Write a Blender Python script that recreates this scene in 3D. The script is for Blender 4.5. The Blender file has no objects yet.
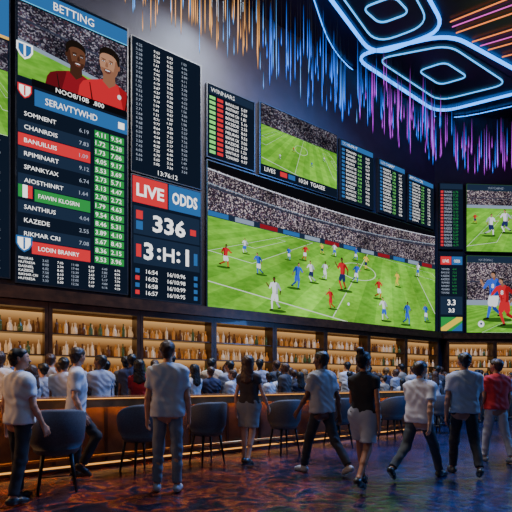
import bpy, math, random
import numpy as np
from mathutils import Vector, Matrix
from collections import Counter
random.seed(7); np.random.seed(7)
SC = bpy.context.scene
C = SC.collection
F = 420.; CX = 256.; HV = 382.; CH = 1.33
R = math.radians

# ------------------------------------------------------------------ helpers
class MB:
    def __init__(s, y=0): s.v = []; s.f = []; s.m = []; s.y = y
    def add(s, vs, fs, mi=0):
        b = len(s.v); s.v += [tuple(p) for p in vs]
        for f in fs: s.f.append(tuple(b+i for i in f)); s.m.append(mi)
    def poly(s, pts, mi=0): s.add(pts, [range(len(pts))], mi)
    def flat(s, pts, mi=0, dy=0):
        if len(pts) >= 3: s.poly([(p[0], s.y+dy, p[1]) for p in pts], mi)
    def rect(s, x0, x1, z0, z1, mi=0, dy=0): s.flat([(x0,z0),(x1,z0),(x1,z1),(x0,z1)], mi, dy)
    def disc(s, cx, cz, rx, rz, mi=0, n=14, dy=0):
        s.flat([(cx+rx*math.cos(2*math.pi*i/n), cz+rz*math.sin(2*math.pi*i/n)) for i in range(n)], mi, dy)
    def bar2(s, a, b, w0, w1, mi=0, dy=0):
        a = Vector(a); b = Vector(b); d = b-a
        if d.length < 1e-6: return
        n = Vector((-d.y, d.x)).normalized()
        s.flat([a+n*w0/2, a-n*w0/2, b-n*w1/2, b+n*w1/2], mi, dy)
    def limb(s, a, b, w0, w1, mi=0, dy=0):
        s.bar2(a, b, w0, w1, mi, dy); s.disc(a[0], a[1], w0/2, w0/2, mi, 8, dy); s.disc(b[0], b[1], w1/2, w1/2, mi, 8, dy)
    def box(s, x0, x1, y0, y1, z0, z1, mi=0):
        s.add([(x0,y0,z0),(x1,y0,z0),(x1,y1,z0),(x0,y1,z0),(x0,y0,z1),(x1,y0,z1),(x1,y1,z1),(x0,y1,z1)],
              [(0,3,2,1),(4,5,6,7),(0,1,5,4),(1,2,6,5),(2,3,7,6),(3,0,4,7)], mi)
    def tube(s, pts, r, n=8, closed=False, mi=0):
        P = [Vector(p) for p in pts]; N = len(P); vs = []
        for i, p in enumerate(P):
            if closed: t = P[(i+1) % N]-P[i-1]
            else: t = P[min(i+1,N-1)]-P[max(i-1,0)]
            t.normalize(); up = Vector((0,0,1)) if abs(t.z) < .95 else Vector((1,0,0))
            a = t.cross(up).normalized(); b = a.cross(t)
            rr = r[i] if isinstance(r, (list, tuple)) else r
            vs += [p+a*rr*math.cos(2*math.pi*j/n)+b*rr*math.sin(2*math.pi*j/n) for j in range(n)]
        fs = []
        for i in range(N if closed else N-1):
            k = (i+1) % N
            for j in range(n): fs.append((i*n+j, i*n+(j+1) % n, k*n+(j+1) % n, k*n+j))
        if not closed: fs += [tuple(range(n))[::-1], tuple((N-1)*n+j for j in range(n))]
        s.add(vs, fs, mi)
    def lathe(s, prof, n=16, c=(0,0,0), mi=0):
        vs = []; fs = []; N = len(prof)
        for r, z in prof:
            vs += [(c[0]+r*math.cos(2*math.pi*j/n), c[1]+r*math.sin(2*math.pi*j/n), c[2]+z) for j in range(n)]
        for i in range(N-1):
            for j in range(n): fs.append((i*n+j, i*n+(j+1) % n, (i+1)*n+(j+1) % n, (i+1)*n+j))
        fs += [tuple(range(n))[::-1], tuple((N-1)*n+j for j in range(n))]
        s.add(vs, fs, mi)
    def text(s, t, x, z, h, w=None, mi=0, al='l', bold=0., maxw=None, dy=0):
        V, Fs, bw, bh = tgeo(t, bold)
        sz = h/bh; sx = (w/bw) if w else sz
        if maxw and bw*sx > maxw: sx = maxw/bw
        if al == 'c': x -= bw*sx/2
        if al == 'r': x -= bw*sx
        s.add([(x+a*sx, s.y+dy, z+b*sz) for a, b in V], Fs, mi)
    def build(s, name, mats, parent=None, smooth=False):
        me = bpy.data.meshes.new(name); me.from_pydata(s.v, [], s.f)
        for m in (mats if isinstance(mats, (list, tuple)) else [mats]): me.materials.append(m)
        me.polygons.foreach_set('material_index', s.m)
        if smooth: me.polygons.foreach_set('use_smooth', [True]*len(s.f))
        me.update()
        o = bpy.data.objects.new(name, me); C.objects.link(o); o.parent = parent
        return o

_tc = {}
def tgeo(t, bold=0.):
    k = (t, bold)
    if k in _tc: return _tc[k]
    cu = bpy.data.curves.new('t', 'FONT'); cu.body = t; cu.size = 1; cu.resolution_u = 2; cu.offset = bold
    ob = bpy.data.objects.new('t', cu)
    me = bpy.data.meshes.new_from_object(ob)
    V = [(v.co.x, v.co.y) for v in me.vertices]; Fs = [tuple(p.vertices) for p in me.polygons]
    bpy.data.meshes.remove(me); bpy.data.objects.remove(ob); bpy.data.curves.remove(cu)
    if not V: V = [(0,0),(.1,0),(.1,.1)]; Fs = [(0,1,2)]
    x0 = min(v[0] for v in V); z0 = min(v[1] for v in V)
    V = [(a-x0, b-z0) for a, b in V]
    _tc[k] = (V, Fs, max(max(a for a, b in V), 1e-3), max(max(b for a, b in V), 1e-3))
    return _tc[k]

def tag(o, label=None, cat=None, group=None, kind=None):
    if label: o['label'] = label
    if cat: o['category'] = cat
    if group: o['group'] = group
    if kind: o['kind'] = kind
    return o
def empty(name, loc, rz=0, label=None, cat=None, group=None):
    o = bpy.data.objects.new(name, None); C.objects.link(o); o.empty_display_size = .1
    o.location = loc; o.rotation_euler = (0,0,rz); return tag(o, label, cat, group)
def copy_tree(o, parent=None):
    c = o.copy(); C.objects.link(c); c.parent = parent
    for ch in o.children: copy_tree(ch, c)
    return c
ORD = ['first','second','third','fourth','fifth','sixth','seventh','eighth','ninth','tenth','eleventh','twelfth','thirteenth','fourteenth',
       'fifteenth','sixteenth','seventeenth','eighteenth','nineteenth','twentieth','twenty-first','twenty-second','twenty-third','twenty-fourth','twenty-fifth','twenty-sixth','twenty-seventh','twenty-eighth','twenty-ninth','thirtieth']

# ------------------------------------------------------------------ materials
def nt(name):
    m = bpy.data.materials.new(name); m.use_nodes = True
    t = m.node_tree; t.nodes.clear(); out = t.nodes.new('ShaderNodeOutputMaterial')
    return m, t, out
def EM(name, c, s=1., samp=False):
    m, t, out = nt(name); e = t.nodes.new('ShaderNodeEmission')
    e.inputs[0].default_value = (*c, 1); e.inputs[1].default_value = s
    t.links.new(e.outputs[0], out.inputs[0]); m.cycles.emission_sampling = 'AUTO' if samp else 'NONE'
    return m
def EMN(name, c1, c2, s, scale, stretch=(1,1,1)):
    m, t, out = nt(name); e = t.nodes.new('ShaderNodeEmission'); tc = t.nodes.new('ShaderNodeTexCoord'); mp = t.nodes.new('ShaderNodeMapping')
    mp.inputs['Scale'].default_value = stretch
    n = t.nodes.new('ShaderNodeTexNoise'); n.inputs['Scale'].default_value = scale; n.inputs['Detail'].default_value = 8; r = t.nodes.new('ShaderNodeValToRGB')
    r.color_ramp.elements[0].position = .32; r.color_ramp.elements[1].position = .68
    r.color_ramp.elements[0].color = (*c1, 1); r.color_ramp.elements[1].color = (*c2, 1)
    t.links.new(tc.outputs['Object'], mp.inputs[0]); t.links.new(mp.outputs[0], n.inputs['Vector']); t.links.new(n.outputs[0], r.inputs[0]); t.links.new(r.outputs[0], e.inputs[0])
    n2 = t.nodes.new('ShaderNodeTexNoise'); n2.inputs['Scale'].default_value = .45; n2.inputs['Detail'].default_value = 2
    mx = t.nodes.new('ShaderNodeMath'); mx.operation = 'MULTIPLY_ADD'; mx.inputs[1].default_value = 2.6*s; mx.inputs[2].default_value = -.2*s
    t.links.new(tc.outputs['Object'], n2.inputs['Vector']); t.links.new(n2.outputs[0], mx.inputs[0]); t.links.new(mx.outputs[0], e.inputs[1])
    t.links.new(e.outputs[0], out.inputs[0]); m.cycles.emission_sampling = 'NONE'; return m
def PM(name, c, rough=.6, metal=0., var=.25, scale=12., bump=0., coat=0., em=None, ems=0.):
    m, t, out = nt(name); p = t.nodes.new('ShaderNodeBsdfPrincipled')
    tc = t.nodes.new('ShaderNodeTexCoord'); n = t.nodes.new('ShaderNodeTexNoise'); r = t.nodes.new('ShaderNodeValToRGB')
    n.inputs['Scale'].default_value = scale; n.inputs['Detail'].default_value = 4
    r.color_ramp.elements[0].position = .3; r.color_ramp.elements[1].position = .7
    r.color_ramp.elements[0].color = (*[x*(1-var) for x in c], 1); r.color_ramp.elements[1].color = (*[min(1, x*(1+var)) for x in c], 1)
    t.links.new(tc.outputs['Object'], n.inputs['Vector']); t.links.new(n.outputs[0], r.inputs[0]); t.links.new(r.outputs[0], p.inputs['Base Color'])
    p.inputs['Roughness'].default_value = rough; p.inputs['Metallic'].default_value = metal
    p.inputs['Coat Weight'].default_value = coat
    if em: p.inputs['Emission Color'].default_value = (*em, 1); p.inputs['Emission Strength'].default_value = ems; m.cycles.emission_sampling = 'NONE'
    if bump:
        b = t.nodes.new('ShaderNodeBump'); b.inputs['Strength'].default_value = bump
        t.links.new(n.outputs[0], b.inputs['Height']); t.links.new(b.outputs[0], p.inputs['Normal'])
    t.links.new(p.outputs[0], out.inputs[0]); return m
def STAND(name, dark, lite, scale, s):
    m, t, out = nt(name); e = t.nodes.new('ShaderNodeEmission'); tc = t.nodes.new('ShaderNodeTexCoord')
    v = t.nodes.new('ShaderNodeTexVoronoi'); v.inputs['Scale'].default_value = scale; v.feature = 'SMOOTH_F1'; v.inputs['Smoothness'].default_value = .6
    sep = t.nodes.new('ShaderNodeSeparateColor'); r = t.nodes.new('ShaderNodeValToRGB')
    cr = r.color_ramp; cr.elements[0].position = .2; cr.elements[1].position = .8; cr.elements[0].color = (*dark, 1); cr.elements[1].color = (*lite, 1)
    for pos, col in ((.4, tuple(x*1.8 for x in dark)), (.5, (.13,.055,.06)), (.6, (.06,.07,.16)), (.7, tuple(x*.5 for x in lite))):
        q = cr.elements.new(pos); q.color = (*col, 1)
    n = t.nodes.new('ShaderNodeTexNoise'); n.inputs['Scale'].default_value = .9; mx = t.nodes.new('ShaderNodeMath'); mx.operation = 'MULTIPLY_ADD'; mx.inputs[1].default_value = 3.2*s; mx.inputs[2].default_value = -.7*s
    t.links.new(tc.outputs['Object'], n.inputs['Vector']); t.links.new(n.outputs[0], mx.inputs[0]); t.links.new(mx.outputs[0], e.inputs[1])
    t.links.new(tc.outputs['Object'], v.inputs['Vector']); t.links.new(v.outputs['Color'], sep.inputs[0]); t.links.new(sep.outputs[0], r.inputs[0])
    t.links.new(r.outputs[0], e.inputs[0])
    t.links.new(e.outputs[0], out.inputs[0]); m.cycles.emission_sampling = 'NONE'; return m
def ROD(name, c, s):
    m, t, out = nt(name); e = t.nodes.new('ShaderNodeEmission'); tc = t.nodes.new('ShaderNodeTexCoord')
    sp = t.nodes.new('ShaderNodeSeparateXYZ'); r = t.nodes.new('ShaderNodeValToRGB'); cr = r.color_ramp
    cr.elements[0].color = (*[x*.15 for x in c], 1); cr.elements[1].color = (*[x*.05 for x in c], 1)
    q = cr.elements.new(.18); q.color = (*[x for x in c], 1); q = cr.elements.new(.6); q.color = (*[x*.45 for x in c], 1)
    t.links.new(tc.outputs['Generated'], sp.inputs[0]); t.links.new(sp.outputs[2], r.inputs[0]); t.links.new(r.outputs[0], e.inputs[0])
    e.inputs[1].default_value = s; t.links.new(e.outputs[0], out.inputs[0]); m.cycles.emission_sampling = 'NONE'; return m

M = {}
M['white_t'] = EM('white lettering', (1,1,1), 1.5); M['dim_t'] = EM('grey lettering', (.5,.58,.72), .9)
M['green_t'] = EM('green lettering', (.25,.95,.2), 1.1); M['red_p'] = EM('red band', (.75,.03,.04), 1.1)
M['blue_p'] = EM('blue band', (.035,.15,.42), 1.0); M['green_p'] = EM('green band', (.03,.36,.07), .9)
M['navy'] = EM('dark display', (.006,.011,.024), 1.0, True); M['navy2'] = EM('navy row', (.014,.028,.06), 1.0)
M['amber_t'] = EM('amber lettering', (1,.55,.1), 1.1); M['cyan_t'] = EM('cyan lettering', (.1,.6,1), 1.2)
M['black_e'] = EM('black shape', (.004,.004,.006), 1)
M['g1'] = EMN('light turf stripe', (.13,.40,.025), (.23,.58,.05), 1.1, 4, (1,1,3)); M['g2'] = EMN('dark turf stripe', (.09,.31,.02), (.17,.47,.038), 1.1, 4, (1,1,3))
M['line'] = EM('pitch marking', (.75,.88,.66), 1.0); M['shad'] = EM('turf shadow', (.03,.11,.012), 1)
M['stand'] = STAND('stadium crowd', (.022,.018,.03), (.55,.46,.46), 34, 1.0)
M['standb'] = STAND('stadium crowd dim', (.02,.02,.035), (.36,.34,.4), 34, .8)
M['ad'] = EM('advert board', (.35,.45,.6), .8); M['tier'] = EM('stadium tier edge', (.035,.04,.07), 1); M['flood'] = EM('floodlight strip', (.8,.85,1), 1.1)
M['scr_base'] = EM('lit display', (.05,.17,.03), 1.0, True)
M['skin_e1'] = EM('pictured light skin', (.5,.25,.15), 1); M['skin_e2'] = EM('pictured dark skin', (.14,.055,.03), 1)
M['skin_s1'] = EM('pictured light skin shade', (.30,.13,.075), 1); M['skin_s2'] = EM('pictured dark skin shade', (.06,.022,.013), 1)
M['hair_e'] = EM('pictured dark hair', (.012,.008,.006), 1); M['shade_e'] = EM('pictured lips', (.16,.045,.03), 1)
M['kr'] = EM('pictured red kit', (.6,.02,.03), 1.1); M['kb'] = EM('pictured blue kit', (.03,.1,.6), 1.2); M['kd'] = EM('pictured dark red kit', (.28,.012,.02), 1.)
M['kw'] = EM('pictured white kit', (.85,.88,.95), 1.1); M['ky'] = EM('pictured yellow kit', (.85,.6,.05), 1.1); M['kn'] = EM('pictured navy kit', (.02,.03,.12), 1)
M['krs'] = EM('pictured red kit shade', (.36,.012,.018), 1); M['kbs'] = EM('pictured blue kit shade', (.015,.05,.33), 1); M['kws'] = EM('pictured white kit shade', (.45,.48,.58), 1)
M['house'] = PM('screen housing', (.012,.014,.02), .4)
M['wall'] = PM('dark wall paint', (.014,.011,.024), .6, scale=3)
M['ceil'] = PM('dark ceiling paint', (.020,.012,.034), .3, scale=1.5); M['panel'] = PM('recessed ceiling panel', (.008,.007,.014), .35, scale=2)
M['wood'] = PM('dark walnut', (.05,.022,.010), .35, scale=6, var=.5, coat=.2)
M['woodl'] = PM('bar front wood', (.13,.055,.022), .4, scale=4, var=.5, coat=.2)
M['top'] = PM('polished bar top', (.22,.10,.036), .25, scale=5, var=.4, coat=.4)
M['brass'] = PM('brass', (.6,.35,.12), .3, 1., .1)
M['warm'] = EM('warm light strip', (1,.42,.10), 15., True); M['warm2'] = EM('soft amber strip', (1,.42,.09), 1.3, True)
M['chair'] = PM('grey upholstery', (.05,.055,.08), .7, scale=60, bump=.1); M['leg'] = PM('black metal', (.02,.02,.022), .4, .6)
M['neon'] = EM('blue neon', (.02,.26,1), 4.0, True); M['neonw'] = EM('pale neon', (.06,.4,1), 2.2, True); M['neono'] = EM('orange neon', (1,.25,.06), 1.5); M['neonm'] = EM('magenta neon', (.8,.08,.6), 1.4)
M['rw'] = ROD('warm rod glow', (1,.45,.12), 1.9); M['rb'] = ROD('blue rod glow', (.02,.17,1), 3.2); M['rp'] = ROD('violet rod glow', (.5,.04,.8), 2.6); M['rc'] = ROD('pale blue rod glow', (.12,.4,1), 2.2)
M['wire'] = PM('black cord', (.01,.01,.01), .6)

def GLOW_PAINTED():
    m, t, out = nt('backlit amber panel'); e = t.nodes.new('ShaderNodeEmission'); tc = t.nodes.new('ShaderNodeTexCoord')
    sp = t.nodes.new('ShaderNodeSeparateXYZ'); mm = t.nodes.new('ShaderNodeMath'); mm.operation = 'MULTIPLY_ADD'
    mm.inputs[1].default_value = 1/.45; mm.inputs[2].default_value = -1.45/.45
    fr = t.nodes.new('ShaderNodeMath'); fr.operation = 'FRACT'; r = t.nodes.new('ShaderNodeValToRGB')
    r.color_ramp.elements[0].color = (.08,.026,.006,1); r.color_ramp.elements[1].color = (.9,.48,.17,1)  # amber glow painted into the emission, imitating strip light beneath each shelf board
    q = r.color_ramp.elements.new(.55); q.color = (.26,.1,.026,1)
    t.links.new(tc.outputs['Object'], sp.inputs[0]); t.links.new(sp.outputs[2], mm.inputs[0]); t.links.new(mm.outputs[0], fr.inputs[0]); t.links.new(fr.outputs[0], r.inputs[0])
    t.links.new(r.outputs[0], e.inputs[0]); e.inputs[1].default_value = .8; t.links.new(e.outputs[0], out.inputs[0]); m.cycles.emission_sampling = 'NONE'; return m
M['glow_painted'] = GLOW_PAINTED()
def CARPET():
    m, t, out = nt('patterned carpet'); p = t.nodes.new('ShaderNodeBsdfPrincipled'); tc = t.nodes.new('ShaderNodeTexCoord')
    n1 = t.nodes.new('ShaderNodeTexNoise'); n1.inputs['Scale'].default_value = 2.1; n1.inputs['Detail'].default_value = 8; n1.inputs['Roughness'].default_value = .62; n1.inputs['Distortion'].default_value = 1.0
    n2 = t.nodes.new('ShaderNodeTexNoise'); n2.inputs['Scale'].default_value = 8; n2.inputs['Detail'].default_value = 8
    n3 = t.nodes.new('ShaderNodeTexNoise'); n3.inputs['Scale'].default_value = .55; n3.inputs['Detail'].default_value = 3
    def ramp(stops):
        r = t.nodes.new('ShaderNodeValToRGB'); cr = r.color_ramp
        cr.elements[0].position = stops[0][0]; cr.elements[0].color = (*stops[0][1],1); cr.elements[1].position = stops[-1][0]; cr.elements[1].color = (*stops[-1][1],1)
        for pos, col in stops[1:-1]: q = cr.elements.new(pos); q.color = (*col, 1)
        return r
    ra = ramp([(.3,(.004,.006,.016)),(.41,(.010,.010,.022)),(.455,(.025,.025,.05)),(.48,(.22,.022,.012)),(.52,(.36,.09,.02)),(.55,(.13,.016,.018)),(.61,(.008,.009,.022)),(.72,(.018,.016,.03))])
    rb = ramp([(.3,(.003,.008,.03)),(.43,(.006,.017,.065)),(.49,(.016,.04,.14)),(.53,(.05,.022,.05)),(.57,(.010,.024,.09)),(.72,(.005,.012,.05))])  # blue ceiling glow painted into the carpet colours on the right
    sp = t.nodes.new('ShaderNodeSeparateXYZ'); mr = t.nodes.new('ShaderNodeMapRange'); mr.inputs[1].default_value = -.2; mr.inputs[2].default_value = 2.0
    mx0 = t.nodes.new('ShaderNodeMix'); mx0.data_type = 'RGBA'
    mx = t.nodes.new('ShaderNodeMix'); mx.data_type = 'RGBA'; mx.blend_type = 'MULTIPLY'; mx.inputs[0].default_value = .85
    my = t.nodes.new('ShaderNodeMix'); my.data_type = 'RGBA'; my.blend_type = 'MULTIPLY'; my.inputs[0].default_value = .9
    r2 = ramp([(.35,(.3,.3,.35)),(.65,(1.3,1.2,1.2))]); r3 = ramp([(.38,(.25,.25,.3)),(.62,(1.35,1.3,1.3))])
    b = t.nodes.new('ShaderNodeBump'); b.inputs['Strength'].default_value = .4; b.inputs['Distance'].default_value = .03
    for n in (n1, n2, n3): t.links.new(tc.outputs['Object'], n.inputs['Vector'])
    t.links.new(tc.outputs['Object'], sp.inputs[0]); t.links.new(sp.outputs[0], mr.inputs[0]); t.links.new(mr.outputs[0], mx0.inputs[0])
    t.links.new(n1.outputs[0], ra.inputs[0]); t.links.new(n1.outputs[0], rb.inputs[0]); t.links.new(n2.outputs[0], r2.inputs[0]); t.links.new(n3.outputs[0], r3.inputs[0])
    t.links.new(ra.outputs[0], mx0.inputs[6]); t.links.new(rb.outputs[0], mx0.inputs[7])
    t.links.new(mx0.outputs[2], mx.inputs[6]); t.links.new(r2.outputs[0], mx.inputs[7]); t.links.new(mx.outputs[2], my.inputs[6]); t.links.new(r3.outputs[0], my.inputs[7]); t.links.new(my.outputs[2], p.inputs['Base Color'])
    t.links.new(n2.outputs[0], b.inputs['Height']); t.links.new(b.outputs[0], p.inputs['Normal'])
    p.inputs['Roughness'].default_value = .2; p.inputs['Specular IOR Level'].default_value = 1.; t.links.new(p.outputs[0], out.inputs[0]); return m
M['carpet'] = CARPET()

# ------------------------------------------------------------------ walls
class Wall:
    def __init__(s, O, deg):
        s.O = Vector(O); s.th = R(deg); s.d = Vector((math.cos(s.th), math.sin(s.th)))
    def hit(s, u, v):
        a = (u-CX)/F; d = s.d
        Y = (s.O.x*d.y-s.O.y*d.x)/(a*d.y-d.x); X = a*Y
        return (X-s.O.x)*d.x+(Y-s.O.y)*d.y, CH+(HV-v)/F*Y
    def at(s, x, y=0):
        n = Vector((-s.d.y, s.d.x)); p = s.O+s.d*x+n*y; return p
    def root(s, name, x, z, y=0, **k):
        p = s.at(x, y); return empty(name, (p.x, p.y, z), s.th, **k)
BW = Wall((-1.39, 11.0), 33); RW = Wall((7.0, 16.45), 4)
def struct(mb, name, mat, loc=(0,0,0), rz=0):
    o = mb.build(name, mat); o.location = loc; o.rotation_euler.z = rz; o['kind'] = 'structure'; return o
CZ = 11.8
mb = MB(); mb.box(-12, 18, -4, 24, -.1, 0); struct(mb, 'floor', M['carpet'])
mb = MB(); mb.box(-12, 18, -4, 24, CZ, CZ+.1); struct(mb, 'ceiling', M['ceil'])
mb = MB(); mb.box(-7, 10.0, 0, .2, 0, CZ); struct(mb, 'wall_back', M['wall'], (*BW.O, 0), BW.th)
mb = MB(); mb.box(0, 8, 0, .2, 0, CZ); struct(mb, 'wall_right', M['wall'], (*RW.O, 0), RW.th)
mb = MB(); mb.box(-6.5, 9.75, -.50, 0, 2.98, 3.10); mb.box(-6.5, 9.8, -.42, 0, 3.10, 3.24); struct(mb, 'trim_1', M['wood'], (*BW.O, 0), BW.th)
mb = MB(); mb.box(.12, 7, -.50, 0, 2.98, 3.10); mb.box(.1, 7, -.42, 0, 3.10, 3.2); struct(mb, 'trim_2', M['wood'], (*RW.O, 0), RW.th)

# ------------------------------------------------------------------ screens
class Scr:
    def __init__(s, wall, name, label, s0, s1, z0, z1, cat='screen', disp=None, group=None):
        s.w = wall; s.s0 = s0; s.z0 = z0; s.W = s1-s0; s.H = z1-z0; s.n = 0
        s.root = wall.root(name, s0, z0, label=label, cat=cat, group=group)
        mb = MB(); mb.box(0, s.W, -.12, -.005, 0, s.H); mb.build('housing', M['house'], s.root)
        mb = MB(-.1215); mb.rect(.025, s.W-.025, .025, s.H-.025); s.disp = mb.build('display', disp or M['navy'], s.root)
    def lay(s):
        s.n += 1; return MB(-.1215-.003*s.n)
    def px(s, u, v):
        x, z = s.w.hit(u, v); return x-s.s0, z-s.z0
WORDS = ['SOMNENT','CHANRDIS','BANUILUIS','RPIMINART','SPANKYAX','AIOSTHINRT','SANTHIUS','KAZEDE','RIKMAR CRI','TONVARD','MELIRAS','ORUNT FE','DASNIEL','PARTEGO','VILMARS','HUTRESA']
def num(): return '%d.%02d' % (random.randint(1,9), random.randint(0,99))
def tim(): return '%d:%02d' % (random.randint(10,19), random.randint(0,59))
def rows(L, x0, x1, z0, z1, n, cols, hf=.55):
    rh = (z1-z0)/n; W = x1-x0
    for i in range(n):
        z = z1-(i+1)*rh+rh*(1-hf)/2
        for fx, fw, kind, mi in cols:
            if kind == 'b': L.rect(x0+fx*W, x0+(fx+fw)*W, z, z+rh*hf, mi); continue
            t = random.choice(WORDS) if kind == 'w' else num() if kind == 'n' else tim()
            L.text(t, x0+fx*W, z, rh*hf, mi=mi, maxw=fw*W)

def clip(poly, x0, x1, z0, z1):
    for ax, lim, sg in ((0,x0,1),(0,x1,-1),(1,z0,1),(1,z1,-1)):
        out = []
        for i in range(len(poly)):
            a = poly[i-1]; b = poly[i]; da = (a[ax]-lim)*sg; db = (b[ax]-lim)*sg
            if (da >= 0) != (db >= 0):
                t = da/(da-db); out.append((a[0]+t*(b[0]-a[0]), a[1]+t*(b[1]-a[1])))
            if db >= 0: out.append(b)
        poly = out
        if len(poly) < 3: return []
    return poly
def pitch(sc, x0, x1, z0, z1, shift=0., zoom=60., rot=0.):
    W = x1-x0; c = (z1-z0)/(1/40-1/108); zh = z1+c/108; kx = W/zoom*40; xc = (x0+x1)/2+shift
    cr, sr = math.cos(rot), math.sin(rot)
    def mp(X, Y):
        X2 = X*cr-(Y-34)*sr; Y2 = X*sr+(Y-34)*cr+34; Y2 = max(Y2, -30)
        return (xc+kx*X2/(40+Y2), zh-c/(40+Y2))
    L = sc.lay(); L.rect(x0, x1, z0, z1, 1)
    for i in range(-24, 24):
        if i % 2: continue
        p = clip([mp(i*6,-18), mp(i*6+6,-18), mp(i*6+6,68), mp(i*6,68)], x0, x1, z0, z1); L.flat(p, 0, -.0015)
    L.build('turf_picture', [M['g1'], M['g2']], sc.root)
    L = sc.lay(); wd = .16
    def ln(a, b):
        a = Vector(a); b = Vector(b); d = (b-a).normalized(); n = Vector((-d.y, d.x))*wd; k = 8
        for i in range(k):
            p = a.lerp(b, i/k); q = a.lerp(b, (i+1)/k)
            L.flat(clip([mp(*(p+n)), mp(*(p-n)), mp(*(q-n)), mp(*(q+n))], x0, x1, z0, z1))
    ln((-52,66), (52,66)); ln((-52,0), (52,0)); ln((0,0), (0,66)); ln((52,0), (52,66)); ln((-52,0), (-52,66))
    for sx in (1,-1):
        ln((sx*52,13), (sx*36,13)); ln((sx*36,13), (sx*36,53)); ln((sx*36,53), (sx*52,53)); ln((sx*52,24), (sx*46,24)); ln((sx*46,24), (sx*46,42)); ln((sx*46,42), (sx*52,42))
    for i in range(28):
        a0 = 2*math.pi*i/28; a1 = 2*math.pi*(i+1)/28
        L.flat(clip([mp(r*math.cos(a), 33+r*math.sin(a)) for r, a in ((9,a0),(9.5,a0),(9.5,a1),(9,a1))], x0, x1, z0, z1))
    L.build('pitch_markings', M['line'], sc.root)
SHADE = {'kr':'krs','kb':'kbs','kw':'kws','ky':'amber_t','kn':'kn'}
def player(sc, x, z, h, kit, shorts='kn', skin='skin_e1', d=1, run=1., lean=.0, name='player_picture'):
    L = sc.lay(); sk2 = 'skin_s1' if skin == 'skin_e1' else 'skin_s2'
    def P(a, b): return (x+d*(a+lean*b)*h, z+b*h)
    j = lambda s: random.uniform(-s, s)
    L.flat([(x-d*.1*h+.32*h*math.cos(t*.5236), z+.015*h+.045*h*math.sin(t*.5236)) for t in range(12)], 4, .0006)
    k1 = (.14*run+j(.04), .27); f1 = (.10*run+j(.06), .02+.03*run); k2 = (-.05*run+j(.04), .25); f2 = (-.24*run+j(.05), .05+.08*run)
    for q, (hip, k, f) in enumerate((((-.04,.47), k2, f2), ((.045,.47), k1, f1))):
        dy = -.0004*q
        L.limb(P(*hip), P(*k), .105*h, .075*h, 2 if q else 5, dy); L.limb(P(*k), P(*f), .07*h, .042*h, 0 if q else 9, dy-.0001)
        L.limb(P(f[0]-.01,f[1]), P(f[0]+.075,f[1]-.015), .045*h, .03*h, 3, dy-.0002)
        L.limb(P(*hip), P(hip[0]+(k[0]-hip[0])*.62, hip[1]+(k[1]-hip[1])*.62), .13*h, .125*h, 1, dy-.0003)
    L.flat([P(-.095,.44),P(.1,.44),P(.085,.55),P(-.085,.55)], 1, -.001)
    e1 = (.22+j(.04), .66); h1 = (.30+j(.04), .72+j(.1)); e2 = (-.2+j(.04), .64); h2 = (-.17+j(.08), .5)
    L.limb(P(-.1,.785), P(*e2), .075*h, .055*h, 9, -.0009); L.limb(P(*e2), P(*h2), .048*h, .035*h, 5, -.0008)
    L.flat([P(-.085,.5),P(.085,.5),P(.1,.66),P(.15,.79),P(.07,.845),P(-.05,.845),P(-.13,.79),P(-.1,.66)], 0, -.0012)
    L.flat([P(-.085,.5),P(-.02,.5),P(-.045,.62),P(-.03,.74),P(-.07,.83),P(-.13,.79),P(-.1,.66)], 9, -.00125)
    L.limb(P(.125,.785), P(*e1), .078*h, .055*h, 0, -.0014); L.limb(P(*e1), P(*h1), .048*h, .035*h, 2, -.0013)
    L.limb(P(.012,.84), P(.025,.89), .055*h, .05*h, 5, -.0013)
    cx, cz = P(.035,.925); L.disc(cx, cz, .043*h, .058*h, 2, dy=-.0015)
    L.flat([(cx-d*a*h, cz+b*h) for a, b in ((-.036,.03),(-.03,.052),(0,.066),(.034,.055),(.05,.02),(.042,-.02),(.028,.012),(.0,.03))], 3, -.0017)
    if h > 1.2:
        L.bar2(P(.05,.52), P(.06,.62), .012*h, .03*h, 9, -.0013); L.bar2(P(-.0,.58), P(.07,.56), .01*h, .014*h, 9, -.0013); nx, nz = P(.035,.70); L.text('8', nx, nz-.05*h, .09*h, mi=7, al='c', bold=.02, dy=-.0016)
        ex, ez = P(.06,.935); L.disc(ex, ez, .007*h, .005*h, 3, 6, -.0018); L.bar2(P(.045,.895), P(.07,.897), .008*h, .006*h, 8, -.0018); L.bar2(P(.075,.93), P(.085,.912), .008*h, .012*h, 5, -.0018)
    L.build(name, [M[kit], M[shorts], M[skin], M['hair_e'], M['shad'], M[sk2], M['kn'], M['kw'], M['shade_e'], M[SHADE[kit]]], sc.root)
def crest(sc, x, z, s, m0, m1):
    L = sc.lay(); sh = [(-.5,.5),(.5,.5),(.5,-.05),(.3,-.4),(0,-.62),(-.3,-.4),(-.5,-.05)]
    L.flat([(x+a*s, z+b*s) for a, b in sh], 0); L.flat([(x+a*s*.78, z+b*s*.78) for a, b in sh], 1, -.0006)
    L.rect(x-.06*s, x+.06*s, z-.4*s, z+.38*s, 0, -.001); L.build('club_emblem', [M[m0], M[m1]], sc.root)

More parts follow.
